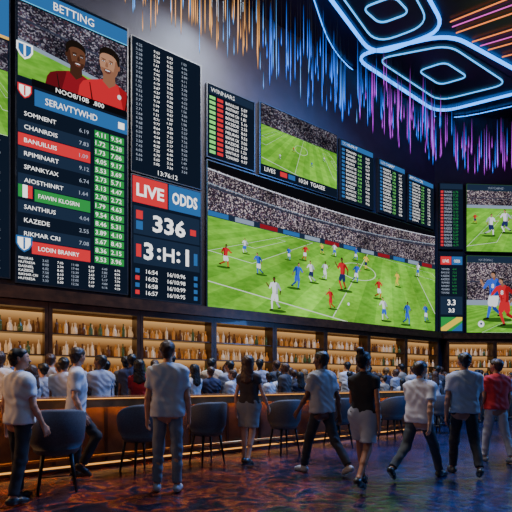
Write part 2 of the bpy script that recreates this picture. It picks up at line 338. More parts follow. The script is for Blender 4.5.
# 1 tall betting board
sc = Scr(BW, 'betting_board', 'tallest display at left headed BETTING with two pictured players above an odds table', -4.28, -1.98, 3.36, 9.6, 'display board')
o = sc.z0; W = sc.W
L = sc.lay(); L.rect(.05, W-.05, 7.62-o, 9.14-o, 0); L.build('crowd_picture', M['standb'], sc.root)
L = sc.lay(); L.flat([(.05,7.62-o),(W-.05,7.62-o),(W-.05,8.0-o),(.05,8.3-o)]); L.build('turf_picture', M['g2'], sc.root)
L = sc.lay(); L.flat([(.05,8.78-o),(W-.05,8.6-o),(W-.05,8.64-o),(.05,8.83-o)], 0); L.flat([(.05,8.28-o),(W-.05,7.98-o),(W-.05,8.06-o),(.05,8.37-o)], 1); L.build('stand_edge_picture', [M['tier'], M['ad']], sc.root)
def bust(x, z, s, skin, kit, kit2, d=1, right=9.):
    L = sc.lay(); sk2 = 'skin_s1' if skin == 'skin_e1' else 'skin_s2'; zb = 7.63-o; cl = lambda P: [(min(max(a, .04), right), b) for a, b in P]
    sm = lambda P, n=2: P if n == 0 else sm([q for i in range(len(P)) for q in ((P[i][0]*.75+P[(i+1) % len(P)][0]*.25, P[i][1]*.75+P[(i+1) % len(P)][1]*.25), (P[i][0]*.25+P[(i+1) % len(P)][0]*.75, P[i][1]*.25+P[(i+1) % len(P)][1]*.75))], n-1)
    L.flat(cl([(x-s*1.9, zb), (x-s*1.8, z-s*2.0), (x-s*1.6, z-s*1.65), (x-s*1.2, z-s*1.42), (x-s*.45, z-s*1.12), (x+s*.45, z-s*1.12), (x+s*1.2, z-s*1.42), (x+s*1.6, z-s*1.65), (x+s*1.8, z-s*2.0), (x+s*1.9, zb)]), 0)
    L.flat(cl([(x-d*s*1.9, zb), (x-d*s*1.8, z-s*2.0), (x-d*s*1.6, z-s*1.65), (x-d*s*1.2, z-s*1.42), (x-d*s*.6, z-s*1.2), (x-d*s*.7, z-s*1.7), (x-d*s*.9, zb)]), 7, -.0002)
    L.flat([(x-s*.4,z-s*1.25),(x+s*.4,z-s*1.25),(x+s*.36,z-s*.5),(x-s*.36,z-s*.5)], 4, -.0004)
    L.flat([(x-s*.42,z-s*1.2),(x+s*.42,z-s*1.2),(x+s*.0,z-s*1.55)], 4, -.0006)
    H = lambda P, n=2: sm([(x+d*a*s, z+b*s) for a, b in P], n)
    L.flat(H([(-.60,.25),(-.58,-.1),(-.54,-.42),(-.36,-.76),(-.1,-.95),(.14,-.95),(.38,-.76),(.54,-.4),(.60,0),(.60,.3),(.5,.75),(.2,.95),(-.2,.95),(-.5,.75)]), 1, -.0008)
    L.flat(H([(-.60,.25),(-.58,-.1),(-.52,-.42),(-.34,-.74),(-.1,-.9),(-.26,-.45),(-.36,.0),(-.40,.4)],1), 4, -.0009)
    L.disc(x-d*s*.60, z-.02*s, s*.1, s*.2, 4, 10, -.0007)
    L.flat(H([(-.66,.05),(-.68,.6),(-.45,.98),(-.1,1.1),(.3,1.06),(.62,.75),(.63,.28),(.5,.56),(.2,.66),(-.2,.64),(-.46,.45),(-.54,.1)]), 2, -.001)
    for e in (-.16,.30):
        L.disc(x+d*(.06+e)*s, z+s*.12, s*.13, s*.085, 4, 10, -.0011)
        L.disc(x+d*(.06+e)*s, z+s*.1, s*.085, s*.035, 6, 8, -.0012); L.disc(x+d*(.07+e)*s, z+s*.1, s*.04, s*.04, 2, 8, -.0014); L.bar2((x+d*(.06+e-.14)*s, z+s*.22), (x+d*(.06+e+.13)*s, z+s*.25), s*.045, s*.045, 2, -.0012)
    L.flat(H([(.10,.1),(.05,-.2),(.15,-.27),(.27,-.2),(.18,.1)],1), 4, -.0012)
    L.flat(H([(-.14,-.42),(.1,-.37),(.34,-.42),(.26,-.60),(.1,-.66),(-.06,-.60)],1), 3, -.0013); L.flat(H([(-.08,-.43),(.1,-.40),(.28,-.43),(.22,-.48),(-.02,-.48)],1), 6, -.0015)
    L.flat(H([(-.54,-.3),(-.36,-.5),(-.16,-.34),(.1,-.31),(.38,-.34),(.54,-.3),(.38,-.78),(.14,-.95),(-.1,-.95),(-.36,-.78)],1), 4, -.0010)
    L.bar2((x-s*1.2, z-s*1.6), (x-s*1.05, zb), s*.05, s*.08, 5, -.0012); L.bar2((x+s*1.2, z-s*1.6), (x+s*1.05, zb), s*.05, s*.08, 5, -.0012)
    L.disc(x+s*.65, z-s*1.9, s*.13, s*.16, 6, 8, -.0012)
    L.build('player_portrait', [M[kit], M[skin], M['hair_e'], M['shade_e'], M[sk2], M['hair_e'], M['kw'], M[kit2]], sc.root)
M['kdd'] = EM('pictured dark red kit shade', (.13,.007,.012), 1)
bust(1.16, 8.44-o, .32, 'skin_e2', 'kd', 'kdd', 1); bust(1.86, 8.56-o, .35, 'skin_e1', 'kr', 'krs', -1, W-.04)
L = sc.lay(); L.rect(.03, W-.03, 9.16-o, 9.5-o, 1); L.text('BETTING', 1.12, 9.25-o, .17, w=.82, mi=0, al='c', dy=-.001); L.rect(.03, W-.03, 9.16-o, 9.18-o, 2, -.0006); L.build('header_lettering', [M['white_t'], M['blue_p'], M['cyan_t']], sc.root)
L = sc.lay(); L.rect(.3, W-.05, 7.48-o, 7.63-o, 1); L.text('NOO8/10B  .800', 1.25, 7.51-o, .1, mi=0, al='c', dy=-.001); L.build('caption_strip', [M['white_t'], M['black_e']], sc.root)
L = sc.lay(); L.rect(.35, W-.03, 7.08-o, 7.42-o, 1); L.text('SERAVTYWHD', .55, 7.17-o, .14, mi=0, maxw=1.05, dy=-.001); L.rect(W-.24, W-.1, 7.17-o, 7.32-o, 0, -.001); L.build('title_band', [M['white_t'], M['blue_p']], sc.root)
L = sc.lay()
names = ['SOMNENT','CHANRDIS','BANUILUIS','RPIMINART','SPANKYAX','AIOSTHINRT','FAWIN KLOSRN','SANTHIUS','KAZEDE','RIKMAR CRI','LODIN BRANRY']
n = len(names); rh = (7.0-3.98)/n
for i, nm in enumerate(names):
    z = 7.0-o-(i+1)*rh
    if i % 2: L.rect(.05, 1.45, z+.01, z+rh-.01, 1, .001)
    if i in (2, 10): L.rect(.05 if i == 2 else .3, 1.45, z+.01, z+rh-.01, 2)
    if i == 6: L.rect(.35, 1.45, z+.01, z+rh-.01, 3)
    L.text(nm, .16 if i not in (6,10) else .42, z+.09, .09, mi=0, dy=-.001, maxw=.8)
    if i not in (6,10): L.text(num(), 1.22, z+.09, .085, mi=4, dy=-.001)
L.build('team_rows', [M['white_t'], M['navy2'], M['red_p'], M['green_p'], M['dim_t']], sc.root)
L = sc.lay(); L.rect(1.5, 2.22, 3.98-o, 6.98-o, 1)
for i in range(15):
    z = 6.98-o-(i+1)*.2
    for c in (1.56, 1.9): L.rect(c-.02, c+.29, z+.02, z+.185, 2, -.0006); L.text(num(), c, z+.055, .1, mi=0, dy=-.0012)
L.build('odds_column', [M['white_t'], M['navy'], M['green_p']], sc.root)
crest(sc, .17, 8.15-o, .3, 'white_t', 'blue_p'); crest(sc, .17, 7.32-o, .26, 'red_p', 'white_t'); crest(sc, .16, 4.18-o, .3, 'blue_p', 'white_t')
L = sc.lay(); L.rect(.05,.13,5.12-o,5.38-o,2); L.rect(.13,.22,5.12-o,5.38-o,0); L.rect(.22,.31,5.12-o,5.38-o,1); L.build('flag_picture', [M['white_t'], M['red_p'], M['green_p']], sc.root)
L = sc.lay(); rows(L, .06, W-.06, .06, .56, 6, [(0,.16,'w',0),(.2,.1,'n',1),(.33,.1,'n',0),(.46,.12,'t',1),(.62,.1,'n',0),(.75,.1,'n',1),(.88,.1,'n',0)], .6); L.build('footer_table', [M['white_t'], M['dim_t']], sc.root)

# 1b partly seen board at far left
sc = Scr(BW, 'betting_board', 'partly seen display at the left edge with a pitch picture over a list', -6.4, -4.36, 3.42, 9.6, 'display board')
o = sc.z0; W = sc.W
pitch(sc, .05, W-.05, 6.3-o, 7.6-o); L = sc.lay(); L.rect(.05, W-.05, 7.6-o, 8.2-o); L.build('crowd_picture', M['standb'], sc.root)
L = sc.lay(); L.rect(.03, W-.03, 8.3-o, 9.4-o, 1); L.rect(.03, W-.03, 8.24-o, 8.3-o, 2); rows(L, W-.75, W-.1, 8.4-o, 9.3-o, 5, [(0,.9,'w',0)]); L.build('header_lettering', [M['white_t'], M['blue_p'], M['amber_t']], sc.root)
L = sc.lay(); rows(L, .1, W-.06, .1, 2.8, 14, [(0,.4,'w',0),(.5,.2,'n',1),(.8,.18,'n',0)]); L.build('list_lettering', [M['white_t'], M['green_t']], sc.root)

# 2 list + scoreboard column
sc = Scr(BW, 'odds_list_screen', 'tall dark screen of white list rows above the LIVE ODDS board', -1.92, -.10, 6.28, 9.5)
L = sc.lay(); W = sc.W; rows(L, .12, W-.1, .28, sc.H-.12, 26, [(0,.22,'n',1),(.27,.16,'n',0),(.48,.2,'n',0),(.72,.2,'n',1)], .58)
L.text('13:76:12', W/2, .08, .11, mi=0, al='c'); L.build('list_lettering', [M['white_t'], M['dim_t']], sc.root)
sc = Scr(BW, 'scoreboard_screen', 'scoreboard screen reading LIVE ODDS and 336 beside the big match screen', -1.92, -.10, 3.31, 6.24)
o = sc.z0; L = sc.lay(); L.rect(.04, .9, 5.58-o, 6.2-o, 1); L.text('LIVE', .47, 5.74-o, .3, w=.68, mi=0, al='c', bold=.03, dy=-.001); L.build('live_sign', [M['white_t'], M['red_p']], sc.root)
L = sc.lay(); L.rect(.93, 1.79, 5.58-o, 6.2-o, 1); L.text('ODDS', 1.36, 5.74-o, .3, w=.68, mi=0, al='c', bold=.03, dy=-.001); L.build('odds_sign', [M['white_t'], M['blue_p']], sc.root)
L = sc.lay(); L.rect(.06, 1.76, 4.84-o, 5.5-o, 2, .001); L.text('336', .95, 4.95-o, .42, w=.85, mi=0, al='c', bold=.03); L.rect(.12,.28,5.2-o,5.4-o,1); L.rect(.12,.28,4.95-o,5.15-o,3); L.rect(1.5,1.66,5.05-o,5.2-o,1)
L.build('score_panel', [M['white_t'], M['red_p'], M['navy2'], M['blue_p']], sc.root)
L = sc.lay()
L.rect(.06, 1.76, 4.14-o, 4.8-o, 2, .001); L.text('3', .42, 4.25-o, .42, mi=0, al='c', bold=.03); L.text(':', .68, 4.3-o, .28, mi=0, al='c', bold=.03); L.text('H', .93, 4.28-o, .34, mi=0, al='c', bold=.02); L.text(':', 1.18, 4.3-o, .28, mi=0, al='c', bold=.03); L.text('1', 1.42, 4.25-o, .42, mi=0, al='c', bold=.03)
L.rect(.12,.24,4.3-o,4.6-o,1); L.rect(1.6,1.7,4.3-o,4.6-o,3)
L.build('score_panel', [M['white_t'], M['red_p'], M['navy2'], M['blue_p']], sc.root)
L = sc.lay()
for i in range(4):
    z = 3.92-o-i*.17; L.rect(.1,.2,z,z+.1,1 if i % 2 else 2); L.text('16:5%d' % random.randint(0,9), .36, z, .1, mi=0); L.text('16/10:9%d' % random.randint(0,9), .9, z, .1, mi=0); L.rect(1.6,1.7,z,z+.1,2)
L.build('match_times', [M['white_t'], M['red_p'], M['blue_p']], sc.root)

# 3 upper row
sc = Scr(BW, 'odds_list_screen', 'list screen with green and red chips right of the tall list column', .05, 1.55, 7.2, 9.15)
L = sc.lay(); rows(L, .08, sc.W-.08, .1, sc.H-.3, 12, [(0,.13,'b',2),(.17,.13,'b',1),(.36,.3,'w',0),(.72,.24,'n',0)], .62); L.rect(.06, sc.W-.06, sc.H-.25, sc.H-.06, 3); L.text('WINNARS', .12, sc.H-.21, .11, mi=0)
L.build('list_lettering', [M['white_t'], M['red_p'], M['green_t'], M['navy2']], sc.root)
sc = Scr(BW, 'match_screen', 'upper screen showing a wide green pitch above the big match screen', 1.70, 4.70, 7.2, 9.25, disp=M['navy'])
pitch(sc, .05, sc.W-.05, .3, 1.42, rot=-.15); L = sc.lay(); L.rect(.05, sc.W-.05, 1.42, 2.0); L.build('crowd_picture', M['standb'], sc.root)
for x, z, k in ((.7,.6,'kw'),(1.2,.95,'kr'),(1.9,.7,'kb'),(2.4,1.0,'kw')): player(sc, x, z, .16, k)
L = sc.lay(); L.text('LIVES', .15, .11, .12, mi=0); L.rect(.7,.95,.1,.24,1); L.rect(1.0,1.25,.1,.24,2); L.text('10:24  TGASEE', 1.4, .11, .12, mi=0); L.build('caption_strip', [M['white_t'], M['red_p'], M['blue_p']], sc.root)
for (a, b, t, lab) in ((4.80,6.40,9.2,'list screen just right of the upper pitch screen'), (6.62,8.08,9.1,'middle list screen of the three above the right half of the match screen'), (8.2,9.78,9.0,'list screen nearest the room corner above the match screen')):
    sc = Scr(BW, 'odds_list_screen', 'dark multicolour '+lab, a, b, 7.2, t)
    L = sc.lay(); rows(L, .08, sc.W-.06, .08, sc.H-.28, 13, [(0,.09,'b',random.choice((1,2,3))),(.13,.32,'w',0),(.5,.2,'n',2),(.76,.22,'n',0)], .6); L.rect(.06, sc.W-.06, sc.H-.22, sc.H-.06, 3); L.text(random.choice(WORDS), .12, sc.H-.19, .1, mi=0)
    L.build('list_lettering', [M['white_t'], M['red_p'], M['green_t'], M['blue_p']], sc.root)

# 4 big match screen
sc = Scr(BW, 'match_screen', 'huge central screen showing a football match in a packed stadium', .05, 9.85, 3.27, 7.14, disp=M['scr_base'])
o = sc.z0; W = sc.W; ZF = 5.70-o
L = sc.lay(); L.rect(.03, W-.03, ZF, 7.11-o, 0); L.build('crowd_picture', M['stand'], sc.root)
def arc(zl, zm, zr, n=30):
    P = []
    for i in range(n+1):
        t = i/n; P.append((.03+(W-.06)*t, zl*(1-t)*(1-2*t)+zm*4*t*(1-t)+zr*t*(2*t-1)-o))
    return P
def band(A, B, mi, dy=0):
    for i in range(len(A)-1): L.flat([A[i], A[i+1], B[i+1], B[i]], mi, dy)
L = sc.lay()
band(arc(6.42,6.28,6.56), arc(6.49,6.33,6.62), 1); band(arc(6.51,6.35,6.64), arc(6.54,6.375,6.665), 2)
band(arc(6.93,6.78,6.96), arc(7.11,7.11,7.11), 0); band(arc(6.88,6.74,6.93), arc(6.91,6.765,6.95), 3)
A = arc(6.5,6.34,6.62, 36); B = arc(6.93,6.78,6.96, 36)
for i in range(1, 36): L.bar2(A[i], B[i], .014, .014, 0, -.0005)
A = arc(5.84,5.8,5.86, 26); B = arc(6.42,6.28,6.56, 26)
for i in range(1, 26): L.bar2((A[i][0]*1.02-.1, A[i][1]), B[i], .016, .01, 0, -.0005)
L.build('stand_tiers_picture', [M['black_e'], M['tier'], M['ad'], M['flood']], sc.root)
pitch(sc, .03, W-.03, .03, ZF, shift=.7, rot=-.22)
L = sc.lay()
band(arc(5.66,5.64,5.68), arc(5.83,5.80,5.86), 0)
A = arc(5.68,5.66,5.70, 48); B = arc(5.81,5.78,5.84, 48)
for i in range(48):
    if i % 4 < 3: L.flat([A[i], A[i+1], B[i+1], B[i]], (1,2,3)[(i//4) % 3], -.0006)
L.build('advert_boards_picture', [M['navy2'], M['blue_p'], M['ad'], M['kd']], sc.root)
for (u, v, hp, k, sh, sk, d) in ((223,269,23,'kr','kw','skin_e2',1),(242,255,15,'kw','kb','skin_e1',-1),(257,276,21,'kb','kw','skin_e1',-1),(272,312,33,'kw','kw','skin_e2',-1),(293,290,26,'kb','kb','skin_e1',1),
    (301,262,16,'kr','kw','skin_e1',1),(309,284,21,'kw','kn','skin_e1',-1),(321,281,18,'kw','kw','skin_e2',1),(328,310,20,'kr','kr','skin_e1',-1),(331,258,13,'kw','kb','skin_e1',1),(339,292,32,'kr','kn','skin_e2',-1),
    (352,262,13,'kb','kw','skin_e1',1),(362,271,15,'ky','kn','skin_e2',-1),(375,300,20,'kr','kw','skin_e1',1),(381,322,23,'kw','kb','skin_e1',-1),(403,326,23,'kb','kb','skin_e2',1),(393,288,15,'ky','ky','skin_e1',-1),
    (413,278,14,'kw','kb','skin_e1',1),(422,323,18,'kb','kw','skin_e1',-1),(285,262,13,'kb','kw','skin_e1',1),(318,256,11,'ky','kn','skin_e1',-1),(351,284,19,'kb','kw','skin_e1',1)):
    x, z = sc.px(u, v); x2, z2 = sc.px(u, v-hp*1.04); player(sc, x, z, z2-z, k, sh, sk, d, random.uniform(.6,1.1), random.uniform(-.05,.15))
L = sc.lay(); x, z = sc.px(344,305); L.disc(x, z, .05, .05); L.build('ball_picture', M['kw'], sc.root)

# 5 right wall screens
sc = Scr(RW, 'odds_list_screen', 'narrow list screen in the room corner above the small LIVE board', .12, 1.10, 6.5, 9.1)
L = sc.lay(); rows(L, .06, sc.W-.05, .1, sc.H-.3, 17, [(0,.12,'b',1),(.16,.36,'w',0),(.58,.38,'n',2)], .66); L.rect(.04, sc.W-.04, sc.H-.25, sc.H-.05, 3); L.build('list_lettering', [M['dim_t'], M['red_p'], M['green_p'], M['navy2']], sc.root)
sc = Scr(RW, 'scoreboard_screen', 'small scoreboard in the room corner with a green, yellow and blue flag', .12, 1.10, 3.24, 6.42)
L = sc.lay(); L.rect(.05,.48,2.66,2.98,1); L.rect(.5,.93,2.66,2.98,2); L.text('LIVE', .265, 2.75, .11, w=.24, mi=0, al='c', dy=-.001); L.text('ODDS', .715, 2.75, .11, w=.24, mi=0, al='c', dy=-.001); L.build('live_sign', [M['white_t'], M['red_p'], M['blue_p']], sc.root)
L = sc.lay(); rows(L, .08, .9, 1.5, 2.55, 8, [(0,.4,'w',0),(.55,.4,'n',1)], .55); L.build('list_lettering', [M['dim_t'], M['green_p']], sc.root)
L = sc.lay(); L.rect(.05,.93,.72,1.42,1,.001); L.text('3.3', .49, 1.08, .22, mi=0, al='c', bold=.02); L.text('3:3', .49, .8, .16, mi=0, al='c', bold=.02); L.build('score_panel', [M['white_t'], M['navy2']], sc.root)
L = sc.lay(); L.rect(.06,.92,.08,.62,0); L.flat([(.06,.08),(.28,.08),(.92,.5),(.92,.62),(.7,.62),(.06,.2)],1,-.0006); L.flat([(.5,.08),(.92,.08),(.92,.4)],2,-.0008); L.build('flag_picture', [M['green_p'], M['ky'], M['blue_p']], sc.root)
sc = Scr(RW, 'match_screen', 'upper right screen with players on a green pitch', 1.2, 5.6, 6.42, 9.1, disp=M['scr_base'])
pitch(sc, .03, sc.W-.03, .03, 1.75, shift=1.0, rot=.2); L = sc.lay(); L.rect(.03, sc.W-.03, 1.75, 2.4); L.build('crowd_picture', M['stand'], sc.root)
L = sc.lay(); L.rect(.03, sc.W-.03, 1.72, 1.84, 0); L.rect(.03, sc.W-.03, 2.1, 2.13, 1); L.build('advert_boards_picture', [M['ad'], M['tier']], sc.root)
L = sc.lay(); L.rect(.03, sc.W-.03, 2.4, 2.64, 1); L.text('MATCHENID', .9, 2.47, .08, mi=0); L.text('TENFE', 2.6, 2.47, .08, mi=0); L.build('header_lettering', [M['dim_t'], M['navy2']], sc.root)
for x, z, h, k, d in ((1.0,.62,.9,'kw',1),(1.6,.75,.95,'kw',-1),(.35,1.1,.4,'kr',1),(2.4,.9,.7,'kr',1),(3.3,.5,1.0,'kb',-1)): player(sc, x, z, h, k, 'kn', 'skin_e1', d)
sc = Scr(RW, 'match_screen', 'lower right screen with two large pictured players, blue and red', 1.2, 5.6, 3.24, 6.3, disp=M['scr_base'])
L = sc.lay(); L.rect(.03, sc.W-.03, 1.1, 2.76); L.build('crowd_picture', M['stand'], sc.root)
L = sc.lay(); L.rect(.03, sc.W-.03, 1.05, 1.3, 0); L.rect(.03, sc.W-.03, 2.0, 2.04, 1); L.build('advert_boards_picture', [M['ad'], M['tier']], sc.root)
pitch(sc, .03, sc.W-.03, .03, 1.1, shift=2.2); L = sc.lay(); L.rect(.03, sc.W-.03, 2.76, 3.02, 1); L.text('MATEONAL', .5, 2.83, .08, mi=0); L.text('TRUMALE', 2.4, 2.83, .08, mi=0); L.build('header_lettering', [M['dim_t'], M['navy2']], sc.root)
player(sc, 1.08, .5, 1.95, 'kb', 'kw', 'skin_e1', -1, .8, -.05); player(sc, 1.66, .25, 1.95, 'kr', 'kr', 'skin_e1', -1, 1.0, .10); player(sc, 3.4, .3, 1.9, 'kw', 'kn', 'skin_e1', -1, .9)
L = sc.lay(); L.disc(.6, .36, .13, .13, 0, 18); L.disc(.6, .37, .05, .05, 1, 6, -.0006); L.build('ball_picture', [M['kw'], M['kn']], sc.root)

# ------------------------------------------------------------------ back bar with bottles
BPR = [[(.034,0),(.038,.01),(.038,.19),(.030,.225),(.014,.255),(.013,.31),(.016,.312),(.016,.33)],
       [(.045,0),(.05,.015),(.048,.15),(.03,.185),(.017,.2),(.017,.26),(.022,.262),(.022,.29)],
       [(.03,0),(.055,.03),(.06,.08),(.045,.14),(.02,.18),(.016,.24),(.024,.243),(.024,.275)]]
BPR = [[(r*.9, z*.92) for r, z in p] for p in BPR]
def bottle_mesh(kind):
    b = MB(); b.lathe(BPR[kind], 12); o = b.build('bottle', M['wood'], None, True); me = o.data; bpy.data.objects.remove(o); return me
BM = [bottle_mesh(i) for i in range(3)]; BN = ['slim bottle', 'broad bottle', 'round bottle']
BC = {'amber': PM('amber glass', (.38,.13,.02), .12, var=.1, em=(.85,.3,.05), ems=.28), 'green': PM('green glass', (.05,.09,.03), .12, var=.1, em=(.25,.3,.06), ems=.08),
      'pale': PM('pale glass', (.55,.42,.28), .12, var=.1, em=(1,.6,.28), ems=.34), 'brown': PM('brown glass', (.09,.03,.012), .12, var=.1, em=(.4,.12,.02), ems=.1)}  # emission painted into the glass so the bottles seem lit
CABN = 0; BST = MB()
def cabinet(w, s, wd, nb):
    global CABN
    CABN += 1; od = ORD[CABN-1]
    r = w.root('back_bar_cabinet', s, 0, label='%s back bar shelf cabinet from the left, amber glow painted in, under the screens' % od, cat='cabinet', group='back bar cabinets')
    b = MB(); b.box(.01, wd-.01, -.45, -.01, 0, .95); b.build('base_cabinet', M['wood'], r)
    b = MB(); b.box(.0, wd, -.49, -.01, .95, 1.0); b.build('counter', M['top'], r)
    for x in (.004, wd-.074): b = MB(); b.box(x, x+.07, -.44, -.01, 1.0, 2.97); b.build('side_panel', M['wood'], r)
    b = MB(); b.box(.07, wd-.07, -.05, -.012, 1.0, 2.86); b.build('back_panel', M['glow_painted'], r)
    for z in (1.45, 1.9, 2.35): b = MB(); b.box(.07, wd-.07, -.40, -.05, z-.025, z); b.build('shelf', M['wood'], r)
    b = MB(); b.box(.07, wd-.07, -.44, -.01, 2.84, 2.97); b.build('top_rail', M['wood'], r)
    for zi, z in enumerate((1.45, 1.9, 2.35)):
        for i in range(nb):
            k = random.randrange(3); cn = random.choice(('amber','amber','pale','pale','pale','green','brown'))
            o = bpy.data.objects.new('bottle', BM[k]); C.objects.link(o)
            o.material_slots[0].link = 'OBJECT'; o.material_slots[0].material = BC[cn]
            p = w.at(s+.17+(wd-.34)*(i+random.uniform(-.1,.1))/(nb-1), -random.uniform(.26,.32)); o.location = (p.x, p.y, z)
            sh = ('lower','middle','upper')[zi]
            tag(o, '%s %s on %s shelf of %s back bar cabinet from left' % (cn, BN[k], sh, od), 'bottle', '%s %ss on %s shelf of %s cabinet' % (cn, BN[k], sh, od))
        for i in range(nb*2):
            k = random.randrange(3); p = w.at(s+.13+(wd-.26)*(i+.5+random.uniform(-.15,.15))/(nb*2), -.14-.03*(i % 2)); sc_ = random.uniform(.7,1.0)
            BST.lathe([(r_*sc_, z_*sc_) for r_, z_ in BPR[k]], 8, (p.x, p.y, z+.0005), random.randrange(4))
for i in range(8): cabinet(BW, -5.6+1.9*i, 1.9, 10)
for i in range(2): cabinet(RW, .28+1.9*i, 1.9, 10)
o = BST.build('bottle', [BC[k] for k in ('amber','pale','brown','pale')], None, True); tag(o, 'dense rear rows of small bottles with painted-in glow filling the back of every back bar shelf', 'bottles', None, 'stuff')

# ------------------------------------------------------------------ bar counter
PH = R(36); B0 = Vector((-3.3, 5.75)); bd = Vector((math.cos(PH), math.sin(PH))); bn = Vector((-math.sin(PH), math.cos(PH)))
def barpt(x, y): return B0+bd*x+bn*y
def bar_u(u, y=0):
    a = (u-CX)/F; O = B0+bn*y
    Y = (O.x*bd.y-O.y*bd.x)/(a*bd.y-bd.x); return (a*Y-O.x)*bd.x+(Y-O.y)*bd.y
BL = 10.05
r = empty('bar_counter', (B0.x, B0.y, 0), PH, 'long polished wood bar counter with warm under-lighting', 'bar counter')
b = MB(); b.box(-1.8, BL, .06, .6, .1, .98); b.build('front_panel', M['woodl'], r)
b = MB(); b.box(-1.75, BL-.05, .12, .55, 0, .1); b.build('plinth', M['wood'], r)
b = MB(); b.box(-1.85, BL+.06, -.12, .68, 1.02, 1.1); b.box(-1.85, BL+.06, -.12, -.07, .95, 1.02); b.box(-1.83, BL+.04, .0, .62, .98, 1.02); b.build('countertop', M['top'], r)
b = MB(); b.box(-1.8, BL, -.06, -.01, .985, 1.0); b.build('light_strip', M['warm'], r)
b = MB(); b.box(-1.8, BL, .085, .1, .06, .085); b.build('light_strip', M['warm2'], r)
b = MB(); b.box(-1.84, BL+.05, -.128, -.121, 1.075, 1.09); b.build('light_strip', M['warm2'], r)
b = MB(); b.tube([(-1.8,-.06,.22),(BL,-.06,.22)], .022, 10)
for i in range(10): b.tube([(-1.6+i*1.25,-.06,.22),(-1.6+i*1.25,.07,.22)], .012, 6)
b.build('foot_rail', M['brass'], r, True)
for i in range(16):
    x = -1.75+i*.74; b = MB(); b.box(x, x+.05, .035, .06, .12, .98); b.build('panel_moulding', M['wood'], r)

# ------------------------------------------------------------------ bar chairs
def make_chair():
    r = empty('bar_chair', (0,0,0)); b = MB(); N = 28; vs = []; fs = []; K = 7
    for i in range(N+1):
        t = R(-122+244*i/N); q = abs(-1+2*i/N); zt = .98-.20*q*q*q
        for rr, z in ((.20,.44),(.285,.60),(.305,zt-.03),(.29,zt-.004),(.265,zt),(.245,zt-.03),(.235,.5)): vs.append((rr*math.sin(t), -rr*math.cos(t), z))
    for i in range(N):
        for j in range(K): fs.append((i*K+j, (i+1)*K+j, (i+1)*K+(j+1) % K, i*K+(j+1) % K))
    fs += [tuple(range(K)), tuple(N*K+j for j in range(K))[::-1]]
    b.add(vs, fs); b.build('backrest', M['chair'], r, True)
    b = MB(); b.lathe([(.05,.44),(.2,.445),(.235,.48),(.24,.57),(.22,.61),(.15,.625),(.02,.625)], 28); b.build('seat', M['chair'], r, True)
    for sx in (-1,1):
        for sy in (-1,1): b = MB(); b.tube([(sx*.14,sy*.14,.45),(sx*.19,sy*.19,0)], [.022,.014], 10); b.build('leg', M['leg'], r, True)
    b = MB(); b.tube([(.172,.172,.2),(-.172,.172,.2),(-.172,-.172,.2),(.172,-.172,.2)], .009, 8, True); b.build('footrest', M['leg'], r, True)
    return r
chairs = [(57,-.98,'grey tub bar chair behind the man in grey-white shirt near the left end'),(140,-.5,'grey tub bar chair left of the man in grey jeans'),(207,-.5,'grey tub bar chair between the man in jeans and the woman in a skirt'),
          (284,-.5,'grey tub bar chair just right of the woman with long hair'),(338,-.5,'grey tub bar chair between the man in grey and the woman in a pale skirt'),(391,-.5,'grey tub bar chair left of the man striding in a white shirt'),(438,-.5,'grey tub bar chair nearest the right end of the bar')]
c0 = make_chair()
for i, (u, yo, lab) in enumerate(chairs):
    c = c0 if i == 0 else copy_tree(c0)
    p = barpt(bar_u(u, yo), yo); c.location = (p.x, p.y, 0); c.scale = (1.1,1.1,1.03); c.rotation_euler.z = PH+R(random.uniform(-12,12)); tag(c, lab, 'chair', 'tub chairs along the bar')

